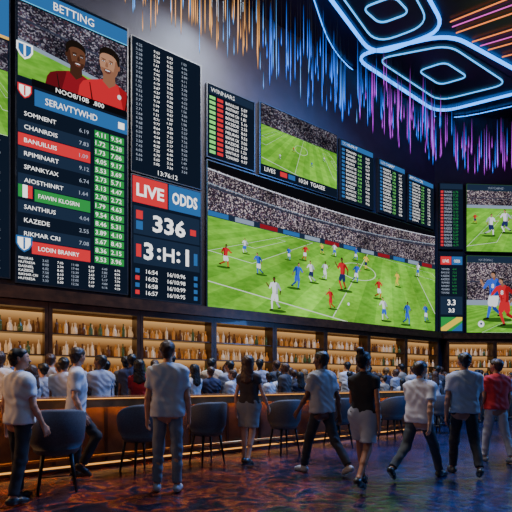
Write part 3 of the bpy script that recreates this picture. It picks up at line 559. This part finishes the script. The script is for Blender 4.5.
# ------------------------------------------------------------------ people (signed distance figures)
def sdf(ops, h):
    P = [o for o in ops if o[0] == 'c']
    lo = np.min([np.minimum(o[1]-max(o[3],o[4]), o[2]-max(o[3],o[4])) for o in P], 0)-.04; hi = np.max([np.maximum(o[1]+max(o[3],o[4]), o[2]+max(o[3],o[4])) for o in P], 0)+.04
    n = np.ceil((hi-lo)/h).astype(int)+1; G = np.ones(n)
    ax = [lo[i]+h*np.arange(n[i]) for i in range(3)]
    for o in ops:
        if o[0] == 'x':
            pt, nr = o[1], o[2]
            pl = ((ax[0]-pt[0])*nr[0])[:,None,None]+((ax[1]-pt[1])*nr[1])[None,:,None]+((ax[2]-pt[2])*nr[2])[None,None,:]
            G = np.maximum(G, pl); continue
        _, a, b_, r1, r2, k, fl = o
        m = max(r1,r2)+k+2*h
        i0 = np.maximum(np.floor((np.minimum(a,b_)-m-lo)/h).astype(int), 0); i1 = np.minimum(np.ceil((np.maximum(a,b_)+m-lo)/h).astype(int)+1, n)
        X = ax[0][i0[0]:i1[0]][:,None,None]-a[0]; Y = ax[1][i0[1]:i1[1]][None,:,None]-a[1]; Z = ax[2][i0[2]:i1[2]][None,None,:]-a[2]
        d = b_-a; L2 = max(d@d, 1e-9); t = (X*d[0]+Y*d[1]+Z*d[2])/L2
        tt = np.clip(t, 0, 2 if fl else 1)
        D = np.sqrt((X-tt*d[0])**2+(Y-tt*d[1])**2+(Z-tt*d[2])**2)-(r1+(r2-r1)*np.clip(tt,0,1))
        if fl: D = np.maximum(D, (t-1)*math.sqrt(L2))
        s = G[i0[0]:i1[0], i0[1]:i1[1], i0[2]:i1[2]]
        hh = np.clip(.5+.5*(s-D)/k, 0, 1); G[i0[0]:i1[0], i0[1]:i1[1], i0[2]:i1[2]] = s*(1-hh)+D*hh-k*hh*(1-hh)
    S = G < 0; nx, ny, nz = S.shape
    cnt = sum(S[i:nx-1+i, j:ny-1+j, k:nz-1+k].astype(np.int8) for i in (0,1) for j in (0,1) for k in (0,1))
    act = (cnt > 0) & (cnt < 8); ii = np.argwhere(act); idx = -np.ones(act.shape, int); idx[act] = np.arange(len(ii))
    acc = np.zeros((len(ii),3)); num_ = np.zeros(len(ii))
    cs = [np.array((i,j,k)) for i in (0,1) for j in (0,1) for k in (0,1)]
    for a in cs:
        for b_ in cs:
            if (b_-a).sum() == 1 and ((b_-a) >= 0).all():
                fa = G[tuple((ii+a).T)]; fb = G[tuple((ii+b_).T)]; m = (fa < 0) != (fb < 0)
                t = fa[m]/(fa[m]-fb[m]); acc[m] += a+t[:,None]*(b_-a); num_[m] += 1
    V = lo+h*(ii+acc/num_[:,None]); Q = []
    for axis in range(3):
        e1, e2 = (axis+1) % 3, (axis+2) % 3
        sl0 = [slice(1,-1)]*3; sl1 = [slice(1,-1)]*3; sl0[axis] = slice(0,-1); sl1[axis] = slice(1,None)
        A = S[tuple(sl0)]; B = S[tuple(sl1)]; w = np.argwhere(A != B); ins = A[A != B]
        off = np.ones(3, int); off[axis] = 0; w = w+off
        def cell(d1, d2):
            c = w.copy(); c[:,e1] += d1; c[:,e2] += d2; return idx[tuple(c.T)]
        q = np.stack([cell(-1,-1), cell(0,-1), cell(0,0), cell(-1,0)], 1); q[~ins] = q[~ins][:, ::-1]; Q.append(q)
    return V, np.concatenate(Q)
def np_mesh(name, V, Q, mats, mi=None, fold=0., ph=0., fq=1.):
    me = bpy.data.meshes.new(name); me.from_pydata(V.tolist(), [], Q.tolist())
    for m in mats: me.materials.append(m)
    me.polygons.foreach_set('use_smooth', np.ones(len(Q), bool))
    if mi is not None: me.polygons.foreach_set('material_index', mi.astype(np.int32))
    me.update()
    if fold:
        N = np.zeros(len(V)*3); me.vertices.foreach_get('normal', N); N = N.reshape(-1,3); x, y, z = (V[:,0]+ph)*fq, (V[:,1]+ph*.7)*fq, V[:,2]*fq
        d = np.sin(27*x+16*z+2.6*np.sin(13*z+9*y+ph))*np.sin(21*y-19*z+2*np.sin(17*x))+.7*np.sin(44*z+19*x-15*y+2.5*np.sin(14*x+8*z))*np.sin(12*x+10*y+6*z)
        W = V+N*(fold*(d*.7+.4))[:,None]; me.vertices.foreach_set('co', W.ravel()); me.update()
    return me
def rot(axis, deg): return np.array(Matrix.Rotation(R(deg), 3, axis))
_cm = {}
def cmat(kind, c):
    k = (kind, c)
    if k not in _cm:
        if kind == 'skin': _cm[k] = PM('skin', c, .45, var=.08, scale=20)
        elif kind == 'hair': _cm[k] = PM('hair', c, .5, var=.5, scale=90, bump=.6)
        elif kind == 'lip': _cm[k] = PM('lips', c, .45, var=.05)
        elif kind == 'shoe': _cm[k] = PM('shoe leather', c, .35, var=.1)
        else: _cm[k] = PM('cloth', c, .85, var=.08, scale=7, bump=.15)
    return _cm[k]
M['eyew'] = PM('eye white', (.75,.73,.7), .2, var=.02); M['eyed'] = PM('iris', (.03,.015,.008), .15, var=.05)

def person(label, loc, yaw, H, pose, skin, hairc, hair='short', shirt=(.5,.5,.5), bottom=('trousers',(.03,.03,.04)), sleeve=.6, fem=False, shoe=(.03,.03,.03), h=.0105, ground=True, group=None, top_name='shirt'):
    g = lambda k, d: pose.get(k, d)
    v = lambda *a: np.array(a, float)
    lean = g('lean', 0); Rl = rot('X', -lean); pc = v(0,0,.95); Rt = rot('Z', g('twist', 0))
    up = lambda p: pc+Rl@(Rt@(p-pc))
    Rh = Rl@rot('Z', g('hyaw', 0))@rot('X', -g('hpitch', 0)); nb = up(v(0,0,1.53)); hd = lambda p: nb+Rh@(np.array(p)-v(0,0,1.53))
    def c(a, b, r1, r2=None, k=.03, fl=False): return ('c', np.array(a, float), np.array(b, float), r1, r1 if r2 is None else r2, k, fl)
    sw = .150 if fem else .174
    ZZ = [.88,.95,1.02,1.09,1.16,1.24,1.30,1.36,1.39]
    def torso(e=0., loose=False):
        if fem: sep = [.083,.084,.064,.048,.048,.058,.066,.074,.076]; rr = [.092,.098,.090,.08,.08,.088,.085,.075,.064]
        else: sep = [.074,.076,.066,.060,.067,.080,.09,.10,.102]; rr = [.090,.094,.090,.089,.094,.101,.098,.085,.07]
        yy = [-.005,-.006,0,.005,.006,.004,0,-.008,-.012]
        if loose:
            if fem: sep = [.084,.084,.066,.053,.053,.06,.066,.074,.076]; rr = [.103,.103,.095,.084,.083,.09,.086,.075,.064]
            else: sep = [.078,.078,.074,.071,.074,.083,.092,.10,.102]; rr = [.104,.104,.102,.099,.099,.103,.099,.085,.07]
        O = []
        for z in np.arange(.88, 1.391, .03):
            s_ = np.interp(z, ZZ, sep); r_ = np.interp(z, ZZ, rr)+e; y_ = np.interp(z, ZZ, yy); O.append(c(up(v(-s_,y_,z)), up(v(s_,y_,z)), r_, k=.012))
        O += [c(up(v(0,-.014,1.435)), up(v(s*sw*.98,-.014,1.390)), .052+e, (.042 if fem else .052)+e, .05) for s in (-1,1)]
        if fem: O += [c(up(v(s*.06,.064,1.26)), up(v(s*.062,.068,1.25)), .050+e, k=.04) for s in (-1,1)]
        return O
    def dr(sw_, ab, s): return v(s*math.sin(R(ab)), math.sin(R(sw_))*math.cos(R(ab)), -math.cos(R(sw_))*math.cos(R(ab)))
    fa = .86 if fem else 1.
    body = torso()+[c(up(v(0,-.012,1.40)), hd((0,-.006,1.56)), .057*fa, .05*fa, .04)]
    body += [c(hd((0,-.03,1.668)), hd((0,.022,1.664)), .077, .071, .02), c(hd((0,.028,1.62)), hd((0,.056,1.562)), .052, .033, .03), c(hd((-.026,.04,1.615)), hd((.026,.04,1.615)), .042, k=.03),
             c(hd((0,.088,1.645)), hd((0,.108,1.612)), .009, .013, .012)]
    for s in (-1,1): body += [c(hd((s*.074,-.008,1.65)), hd((s*.072,-.004,1.618)), .015, .010, .008), c(hd((s*.012,.083,1.578)), hd((0,.087,1.578)), .009, .01, .008)]
    shirt_o = torso(.016, True)+[('x', up(v(0,0,g('hem', .9))), Rl@v(0,0,-1))]
    tro = []; shoes = []; feet = []; skt = []
    for s, n in ((-1,'L'),(1,'R')):
        a_sw, a_ab, el = g('arm'+n, (4,9,12))
        S = up(v(s*(sw+.006),-.014,1.380)); d1 = Rl@Rt@dr(a_sw, a_ab, s); E = S+d1*.285; d2 = Rl@Rt@dr(a_sw+el, a_ab*.35-g('in'+n, 0), s); Wr = E+d2*.25
        body += [c(S, E, .045*fa, .035*fa, .03), c(E, E+d2*.09, .035*fa, .037*fa, .02), c(E+d2*.09, Wr, .036*fa, .024*fa, .02)]
        t_ax = Rl@v(0,1,0); t_ax = t_ax-d2*(t_ax@d2); t_ax /= np.linalg.norm(t_ax)+1e-9; n_ax = np.cross(d2, t_ax)*s
        if n_ax@(Rl@v(-s,0,0)) < 0: n_ax = -n_ax
        for q in (-.022, 0, .022): body.append(c(Wr+t_ax*q*.7, Wr+d2*.085+t_ax*q*1.15, .016, .014, .012))
        for q, fl_, in ((.034,.068),(.0115,.078),(-.0115,.072),(-.033,.056)):
            a0 = Wr+d2*.088+t_ax*q; f1 = d2*.95+n_ax*.28+t_ax*q*3; f1 /= np.linalg.norm(f1); f2 = d2*.65+n_ax*.75+t_ax*q*2; f2 /= np.linalg.norm(f2)
            m_ = a0+f1*fl_*.55; body += [c(a0, m_, .0095, .009, .004), c(m_, m_+f2*fl_*.5, .009, .0075, .003)]
        th0 = Wr+d2*.022+t_ax*.022; th1 = th0+(d2*.72+t_ax*.6+n_ax*.25)*.045; body += [c(th0, th1, .0135, .0115, .008), c(th1, th1+(d2*.9+t_ax*.25+n_ax*.3)*.034, .0115, .009, .004)]
        if sleeve < 1: shirt_o.append(c(S, S+d1*.285*sleeve, .059*fa, .056*fa, .045, True))
        else: shirt_o += [c(S, E, .056*fa, .047*fa, .045), c(E, E+d2*.25*(sleeve-1), .047*fa, .036*fa, .02, True)]
        l_sw, l_ab = g('leg'+n, (0,3)); kb = g('knee'+n, 2)
        Hp = v(s*.084,0,.92); k1 = dr(l_sw, l_ab, s); K = Hp+k1*.43; k2 = dr(l_sw-kb, l_ab*.4, s); A = K+k2*.41
        body += [c(Hp, K, .078, .049, .04), c(K, A, .047, .032, .03), c(K+k2*.05+v(0,-.012,0), K+k2*.18+v(0,-.018,0), .044, .038, .03)]
        tro += [c(Hp, K, .089, .063, .03), c(K, K+k2*.39, .063, .053, .03, True)]
        skt.append(c(Hp, K, .102, .098, .11))
        p = R(g('foot'+n, 0)); ty = R(-s*8); fw = v(-math.sin(ty)*math.cos(p), math.cos(ty)*math.cos(p), -math.sin(p)); dn = v(0,-math.sin(p),-math.cos(p))
        body += [c(A, A+dn*.03+fw*.03, .034, .033, .02), c(A+dn*.045-fw*.02, A+dn*.055+fw*.14, .03, .022, .02)]
        shoes.append([c(A+dn*.044-fw*.035, A+dn*.05+fw*.09, .042, .04, .02), c(A+dn*.05+fw*.09, A+dn*.06+fw*.15, .04, .031, .02), c(A+dn*.015, A+dn*.045, .041, .044, .02)])
        feet += [(A+dn*.044-fw*.035)[2]-.042, (A+dn*.06+fw*.15)[2]-.031]
    dz = -min(feet) if ground else 0.
    sc_ = H/1.755; T = lambda V: (V+v(0,0,dz))*sc_
    root = empty('person', loc, R(yaw), label, 'person', group)
    def link(name, me, par=root):
        o = bpy.data.objects.new(name, me); C.objects.link(o); o.parent = par; return o
    V, Q = sdf(body, h); L = (V-nb)@Rh+v(0,0,1.53); fc = L[Q].mean(1); ax = np.abs(fc[:,0]); mi = np.zeros(len(Q), int)
    mi[(ax < .026) & (fc[:,1] > .07) & (np.abs(fc[:,2]-1.578) < .007)] = 1
    mi[(ax > .013) & (ax < .046) & (fc[:,1] > .055) & (np.abs(fc[:,2]-1.668) < .006)] = 2
    ph = abs(loc[0])*1.7+loc[1]*.3
    link('body', np_mesh('body', T(V), Q, [cmat('skin', skin), cmat('lip', (skin[0]*.8, skin[1]*.5, skin[2]*.5)), cmat('hair', hairc)], mi))
    V, Q = sdf(shirt_o, h); link(top_name, np_mesh(top_name, T(V), Q, [cmat('cloth', shirt)], None, .0085 if not fem else .006, ph))
    if bottom[0] == 'trousers':
        O = [c(v(-.072,-.004,z), v(.072,-.004,z), .095, k=.02) for z in (.92,.96,1.0)]+tro
    else:
        O = [c(v(-.07,0,z), v(.07,0,z), .101, k=.03) for z in (.92,.96,1.0)]+skt+[('x', v(0,0,bottom[2]), v(0,0,-1))]
    V, Q = sdf(O, h); link(bottom[0], np_mesh(bottom[0], T(V), Q, [cmat('cloth', bottom[1])], None, .007, ph+2))
    for so in shoes: V, Q = sdf(so, h*.8); link('shoe', np_mesh('shoe', T(V), Q, [cmat('shoe', shoe)]))
    cap = [c(hd((0,-.034,1.674)), hd((0,.014,1.68)), .085, .079, .02), c(hd((0,-.05,1.66)), hd((0,-.045,1.595)), .066, .054, .03)]
    n_ = v(0,.8,-.6) if hair != 'long' else v(0,.9,-.44)
    cap.append(('x', hd((0,.038,1.668)), Rh@n_))
    if hair == 'long': cap += [c(hd((s*.04,-.05,1.66)), up(v(s*.07,-.08,1.36)), .055, .045, .05) for s in (-1,1)]+[c(hd((0,-.06,1.66)), up(v(0,-.09,1.33)), .055, .045, .05)]
    if hair == 'bun': cap += [c(hd((0,-.075,1.745)), hd((0,-.085,1.77)), .046, .044, .02)]
    if hair == 'curly': cap += [c(hd((.045*math.cos(a),-.02+.05*math.sin(a),1.705)), hd((.055*math.cos(a),-.02+.055*math.sin(a),1.722)), .036, .032, .015) for a in np.arange(0,6.28,.9)]
    V, Q = sdf(cap, h*.8); link('hair', np_mesh('hair', T(V), Q, [cmat('hair', hairc)], None, .0055, ph, 1.9))
    for s in (-1,1):
        b = MB(); prof = [(.0115*math.sin(math.pi*i/8)+1e-4, -.0115*math.cos(math.pi*i/8)) for i in range(9)]; b.lathe(prof, 10)
        vs = [T(hd((s*.029+p[0], .078+p[2], 1.645+p[1]))[None])[0] for p in b.v]; b.v = [tuple(q) for q in vs]
        b.m = [1 if i >= 60 else 0 for i in range(len(b.f))]; b.build('eye', [M['eyew'], M['eyed']], root, True)
    return root
def fl(u, v):
    Y = F*CH/(v-HV); return ((u-CX)/F*Y, Y, 0)
LT = (.55,.26,.15); TAN = (.36,.15,.08); DK = (.12,.05,.028); BR = (.04,.018,.009); BK = (.008,.007,.007)
person('man in white t-shirt and dark trousers at the left edge looking right', fl(20,502), -30, 1.69, dict(hyaw=-38, armL=(-6,14,16), armR=(8,8,18), legL=(6,4), legR=(-8,4), kneeL=4, kneeR=6), LT, BK, 'short', (.60,.62,.66), ('trousers',(.02,.022,.03)))
sp = barpt(bar_u(76,-.5), -.5)
person('man in light grey shirt leaning by the bar with one knee bent to the right', (sp.x, sp.y, 0), -66, 1.79, dict(lean=2, hyaw=42, armL=(-4,12,22), armR=(-2,11,26), legL=(2,6), legR=(36,6), kneeL=4, kneeR=62, footR=34, hem=.88), LT, BR, 'short', (.56,.57,.61), ('trousers',(.016,.017,.022)), .7)
person('man in light grey t-shirt and faded grey jeans standing with his back turned', fl(168,491), 3, 1.82, dict(hyaw=-8, armL=(-2,10,12), armR=(3,9,16), legL=(2,4), legR=(-3,3), kneeL=5, hem=.87), LT, (.05,.024,.013), 'short', (.42,.45,.50), ('trousers',(.15,.17,.21)), .62, shoe=(.4,.4,.42))
person('woman with long brown hair in dark top and short grey skirt by the bar', fl(249,464), -22, 1.75, dict(hyaw=-10, armL=(-4,12,20), armR=(10,16,30), legL=(6,2), legR=(-12,1), kneeL=6, kneeR=14, footR=16, hem=.98), LT, (.05,.02,.012), 'long', (.035,.026,.03), ('skirt',(.17,.175,.2),.60), .3, True)
person('man in grey t-shirt and dark trousers stepping left beside the bar', fl(322,474), 34, 1.80, dict(hyaw=26, lean=2, armL=(18,9,24), armR=(-16,9,14), legL=(21,3), legR=(-19,3), kneeL=7, kneeR=20, footR=22), DK, BK, 'short', (.30,.32,.36), ('trousers',(.018,.02,.028)), .65, shoe=(.3,.3,.32))
person('woman with dark hair bun in black top and pale grey skirt walking right', fl(364,487), -36, 1.73, dict(hyaw=-12, armL=(18,9,28), armR=(-12,10,14), legL=(18,2), legR=(-20,2), kneeL=5, kneeR=24, footR=28, hem=.98), TAN, BK, 'bun', (.015,.015,.018), ('skirt',(.36,.36,.41),.62), .35, True)
person('man in white shirt and dark grey trousers striding right', fl(419,479), -50, 1.69, dict(hyaw=-10, lean=4, armL=(28,9,24), armR=(-24,10,16), legL=(-25,3), legR=(31,3), kneeL=27, kneeR=10, footL=38, hem=.88), LT, (.03,.015,.01), 'short', (.58,.58,.62), ('trousers',(.04,.044,.052)), .7)
person('man in pale grey t-shirt and black trousers left of the man in red', fl(464,475), -12, 1.75, dict(hyaw=14, armL=(-10,10,16), armR=(14,9,20), legL=(13,3), legR=(-14,3), kneeL=6, kneeR=20, footR=22), TAN, BK, 'short', (.36,.37,.41), ('trousers',(.014,.014,.018)), .62)
person('man in red t-shirt and pale trousers at the right edge', fl(496,462), 6, 1.71, dict(hyaw=20, armL=(4,10,14), armR=(0,10,16), legL=(9,4), legR=(-10,4), kneeR=12, footR=10), TAN, BR, 'short', (.50,.02,.025), ('trousers',(.30,.30,.34)), .62, shoe=(.2,.2,.22))

# crowd behind the bar: four figures, copied with their own clothes and hair colours
HC = .0125
T0 = [person('x', (0,-30,0), 0, 1.75, dict(armL=(6,5,20), armR=(4,5,12)), LT, BK, 'short', h=HC), person('x', (0,-30,0), 0, 1.75, dict(armL=(4,6,40), armR=(6,5,30), hyaw=25), LT, BK, 'short', h=HC),
      person('x', (0,-30,0), 0, 1.66, dict(armL=(4,5,10), armR=(6,6,30), hyaw=-15), LT, BR, 'long', fem=True, sleeve=.5, h=HC), person('x', (0,-30,0), 0, 1.75, dict(armL=(6,6,30), armR=(4,5,12), hyaw=-30), DK, BK, 'curly', sleeve=1.9, h=HC)]
SH = {'white':(.62,.62,.65),'light grey':(.36,.37,.42),'blue':(.06,.13,.30),'navy':(.025,.035,.09),'charcoal':(.06,.06,.07),'burgundy':(.2,.02,.03),'beige':(.42,.32,.22)}
HRC = {'black':BK,'brown':(.06,.026,.014),'fair':(.26,.15,.06)}
xb = bar_u(140, .98); pr_ = barpt(xb, .98)
spots = []
for row, yb in enumerate((.98, 1.40, 1.85, 2.3, 2.75, 3.2, 3.7)):
    x = -1.5+.23*(row % 2)
    while x < 17:
        xx = x+random.uniform(-.09,.09); yy = yb+random.uniform(-.08,.08)*(row > 0); x += .47 if row < 3 else .52
        p = barpt(xx, yy); dw = (p-BW.O).dot(Vector((math.sin(BW.th), -math.cos(BW.th)))); drw = (p-RW.O).dot(Vector((math.sin(RW.th), -math.cos(RW.th))))
        if dw < .74 or drw < .85: continue
        u = CX+F*p.x/p.y
        if -8 < u < 522 and (p-pr_).length > .5 and all((p-q[1]).length > .42 for q in spots): spots.append((u, p, row))
for i in range(9):
    p = barpt(10.7+.62*i, .25+.3*(i % 2)); u = CX+F*p.x/p.y
    if u < 524 and p.y < 15.5 and all((p-q[1]).length > .43 for q in spots): spots.append((u, p, 0))
looks = []
for u, p, row in spots:
    ti = random.choices((0,1,2,3), (4,3,2.2,1.6))[0]
    sn = random.choices(list(SH), (4.5,3.5,1.3,1.6,2.2,.7,1.4))[0]; hn = random.choices(list(HRC), (4,4.5,.6))[0] if ti != 3 else 'black'
    looks.append((u, p, row, ti, sn, hn))
looks.sort(key=lambda a: a[0]); cntd = {}
HN = ['short', 'short', 'long', 'curly']
tot = Counter((HN[a[3]], a[4], a[5]) for a in looks); used = set()
for u, p, row, ti, sn, hn in looks:
    r = copy_tree(T0[ti]) if ti in used else T0[ti]; used.add(ti)
    key = (HN[ti], sn, hn); k = cntd.get(key, 0); cntd[key] = k+1
    f = random.uniform(.86, 1.04) if row < 2 else random.uniform(.95,1.1); r.location = (p.x, p.y, 0); r.scale = (f,f,f); r.rotation_euler.z = BW.th*.9+R(random.uniform(-34,30))
    lab = 'person with %s %s hair in %s top in the crowd behind the bar' % (HN[ti], hn, sn)
    if tot[key] > 1: lab = '%s from left of those with %s %s hair in %s tops behind the bar' % (ORD[min(k,29)], HN[ti], hn, sn)
    tag(r, lab, 'person', 'crowd behind the bar')
    sk = random.choices((LT,TAN,DK), (5,2,1.5))[0] if ti != 3 else DK
    for ch in r.children:
        nm = ch.name.split('.')[0]
        c_ = {'shirt':cmat('cloth', SH[sn]), 'hair':cmat('hair', HRC[hn]), 'body':cmat('skin', sk)}.get(nm)
        if c_: ch.material_slots[0].link = 'OBJECT'; ch.material_slots[0].material = c_
for i, t in enumerate(T0):
    if i not in used:
        for ch in list(t.children): bpy.data.objects.remove(ch)
        bpy.data.objects.remove(t)
person('woman with long dark hair in a bright red top standing behind the bar', (pr_.x, pr_.y, 0), 10, 1.74, dict(armL=(6,6,30), hyaw=-20), LT, BK, 'long', (.45,.015,.02), fem=True, sleeve=.6, h=HC)

# ------------------------------------------------------------------ ceiling neon, rods, downlights
def cp(u, v, dz=.06):
    Y = (CZ-dz-CH)*F/(HV-v); return Vector(((u-CX)/F*Y, Y, CZ-dz))
def rounded(P, rc, closed=True):
    P2 = []; n = len(P)
    for i in range(n):
        if not closed and i in (0, n-1): P2.append(P[i]); continue
        a, b, c_ = P[i-1], P[i], P[(i+1) % n]
        la = min(rc, (a-b).length*.45); lc = min(rc, (c_-b).length*.45)
        p0 = b+(a-b).normalized()*la; p1 = b+(c_-b).normalized()*lc
        P2 += [p0.lerp(b, t).lerp(b.lerp(p1, t), t) for t in (0,.17,.33,.5,.67,.83,1)]
    return P2
def neon(pts, rad, mat, lab, closed=True, name='neon_light', dz=.06, rc=.5):
    P = [cp(u, v, dz) for u, v in pts]
    if closed or len(P) > 2: P = rounded(P, rc, closed)
    c = sum(P, Vector())/len(P); b = MB(); b.tube([p-c for p in P], rad, 8, closed)
    o = b.build(name, mat, None, True); o.location = c; tag(o, lab, 'ceiling light', 'neon lines on the ceiling'); return o
def cpanel(pts, lab, rc=.4):
    P = rounded([cp(u, v, 0) for u, v in pts], rc); c = sum(P, Vector())/len(P); b = MB(); n = len(P)
    vs = [(p.x-c.x, p.y-c.y, 0) for p in P]+[(p.x-c.x, p.y-c.y, -.03) for p in P]
    b.add(vs, [tuple(range(n)), tuple(range(n, 2*n))[::-1]]+[(i, (i+1) % n, n+(i+1) % n, n+i) for i in range(n)])
    o = b.build('ceiling_panel', M['panel']); o.location = c; tag(o, lab, 'ceiling panel')
cpanel([(322,-22),(375,50),(438,27),(396,-48)], 'dark ceiling panel framed by the largest blue neon, nearest the camera')
cpanel([(362,57),(438,106),(525,86),(448,40)], 'dark ceiling panel framed by the farther blue neon, toward the corner')
neon([(312,-26),(373,56),(446,30),(398,-58)], .05, M['neon'], 'largest bright blue neon frame on the ceiling, nearest the camera, running off the top', rc=.7)
neon([(330,-20),(376,44),(430,24),(394,-42)], .022, M['neonw'], 'thin pale blue neon line running just inside the largest blue frame', rc=.6)
neon([(352,56),(438,113),(545,86),(450,34)], .05, M['neon'], 'blue neon frame farther back on the ceiling, running off the right edge', rc=.7)
neon([(376,59),(439,101),(508,84),(449,45)], .022, M['neonw'], 'thin pale neon line running just inside the farther blue frame', rc=.5)
neon([(418,71),(440,85),(468,77),(445,62)], .022, M['neonw'], 'small pale neon outline at the middle of the farther blue frame', rc=.25)
neon([(362,8),(380,24),(410,13),(394,-4)], .024, M['neonw'], 'small pale neon outline at the middle of the largest blue frame', rc=.25)
neon([(304,-30),(334,60),(437,123),(540,100)], .016, M['neon'], 'long thin blue neon sweep curving behind both frames toward the right', False, rc=1.5)
for i, pts in enumerate(([(450,22),(545,-16)], [(456,33),(545,2)], [(472,42),(545,19)], [(488,50),(545,34)], [(502,57),(545,46)])):
    neon(pts, .018, M['neono'], '%s orange neon line from the top at the right of the ceiling' % ORD[i], False)
for i, pts in enumerate(([(452,27),(545,-7)], [(480,46),(545,27)])):
    neon(pts, .016, M['neonm'], '%s magenta neon line between the orange lines on the ceiling' % ('upper','lower')[i], False)
for u, v, lab in ((308,56,'small round downlight left of the blue neon frames'),(492,116,'small round ceiling downlight beyond the blue frames, nearer the right edge'),(470,125,'small round ceiling downlight beyond the blue frames, nearer the corner')):
    p = cp(u, v, 0); r = empty('downlight', (p.x, p.y, CZ), 0, lab, 'downlight', 'ceiling downlights')
    b = MB(); b.lathe([(.09,-.03),(.13,-.03),(.13,0),(.09,0)], 20); b.build('trim_ring', M['house'], r, True)
    b = MB(); b.lathe([(.088,-.028),(.02,-.02)], 20); b.build('lamp', M['neonw'], r)
RODM = {}
def rodmesh(col, L):
    k = (col, L)
    if k not in RODM:
        b = MB(); b.tube([(0,0,0),(0,0,.1),(0,0,L)], [.003,.008,.006], 6); o = b.build('tube', M[col]); RODM[k] = o.data; bpy.data.objects.remove(o)
        b = MB(); b.box(-.002,.002,-.002,.002,0,1); o = b.build('cord', M['wire']); RODM['cord'] = o.data; bpy.data.objects.remove(o)
    return RODM[k]
RL = {'rw':('thin warm gold light rod hanging high above the list screens at left','warm gold hanging rods'),'rb':('thin blue light rod hanging above the upper row of screens','blue hanging rods'),
      'rp':('thin violet light rod hanging near the room corner','violet hanging rods'),'rc':('thin pale blue light rod hanging above the upper row of screens','pale blue hanging rods')}
def hang(w, s, y, zb, L, col):
    p = w.at(s, y); r = empty('light_rod', (p.x, p.y, zb), w.th, RL[col][0], 'hanging light', RL[col][1])
    me = rodmesh(col, L); o = bpy.data.objects.new('tube', me); C.objects.link(o); o.parent = r
    o = bpy.data.objects.new('cord', RODM['cord']); C.objects.link(o); o.parent = r; o.location.z = L; o.scale.z = max(CZ-zb-L, .01)
for i in range(242):
    s = -2.3+i*(12.0/242)+random.uniform(-.03,.03); y = -random.uniform(.35,1.2)
    col = random.choice(('rw','rw','rw','rc')) if s < 1.2 else random.choice(('rb','rb','rb','rb','rc')) if s < 5.2 else random.choice(('rb','rp','rp'))
    L = random.choice((.5,.8,1.1,1.4,1.8,2.1)); zb = random.uniform(9.35, 11.0-L*.4)
    hang(BW, s, y, zb, L if zb+L < CZ-.02 else .5, col)
for i in range(54):
    L = random.choice((.5,.8,1.1,1.4,1.8)); zb = random.uniform(9.2,10.6-L*.4); hang(RW, .4+i*.06, -random.uniform(.3,.9), zb, L, random.choice(('rp','rp','rp','rb')))

# ------------------------------------------------------------------ light
def area(loc, tgt, size, en, col, name):
    l = bpy.data.lights.new(name, 'AREA'); l.size = size; l.energy = en; l.color = col
    o = bpy.data.objects.new(name, l); C.objects.link(o); o.location = loc
    o.rotation_euler = (Vector(tgt)-Vector(loc)).to_track_quat('-Z','Y').to_euler(); return o
area((-2,.5,8), (-.5,6.0,.8), 3, 62, (.74,.85,1), 'added_fill')  # added fill lamp above and behind the camera, not a ceiling fixture
area((5.4,9.9,11.0), (3.4,5.8,0), 2.5, 1700, (.10,.32,1), 'added_blue_wash')  # added overhead lamp out of view, strengthens the neon's blue on the floor
area((8.5,6.5,3.6), (3.0,6.0,.7), 1.6, 190, (.12,.36,1), 'added_blue_side')  # added blue lamp out of view at right, edges the figures
area((-.5,9.6,11.0), (-.5,5.5,.5), 2.0, 600, (.6,.78,1), 'added_rim')  # added overhead lamp out of view, rim-lights people from the screen side
area((0.5,8.2,11.2), (1.5,10.5,1.5), 3, 820, (1,.86,.72), 'added_crowd_wash')  # added lamp out of view, brightens the crowd behind the bar
area((-6.2,4.8,3.2), (-2.0,6.0,.6), 1.2, 110, (1,.5,.18), 'added_warm_wash')  # added warm lamp out of view at left, tints that end of the bar
w = bpy.data.worlds.new('World'); SC.world = w; w.use_nodes = True
w.node_tree.nodes['Background'].inputs[0].default_value = (.10,.15,.34,1); w.node_tree.nodes['Background'].inputs[1].default_value = .13

cam = bpy.data.cameras.new('Camera'); co = bpy.data.objects.new('Camera', cam); C.objects.link(co)
co.location = (0,0,CH); co.rotation_euler = (R(90),0,0); cam.sensor_width = 36; cam.lens = 36*F/512; cam.shift_y = (HV-256)/512; cam.clip_end = 200
SC.camera = co
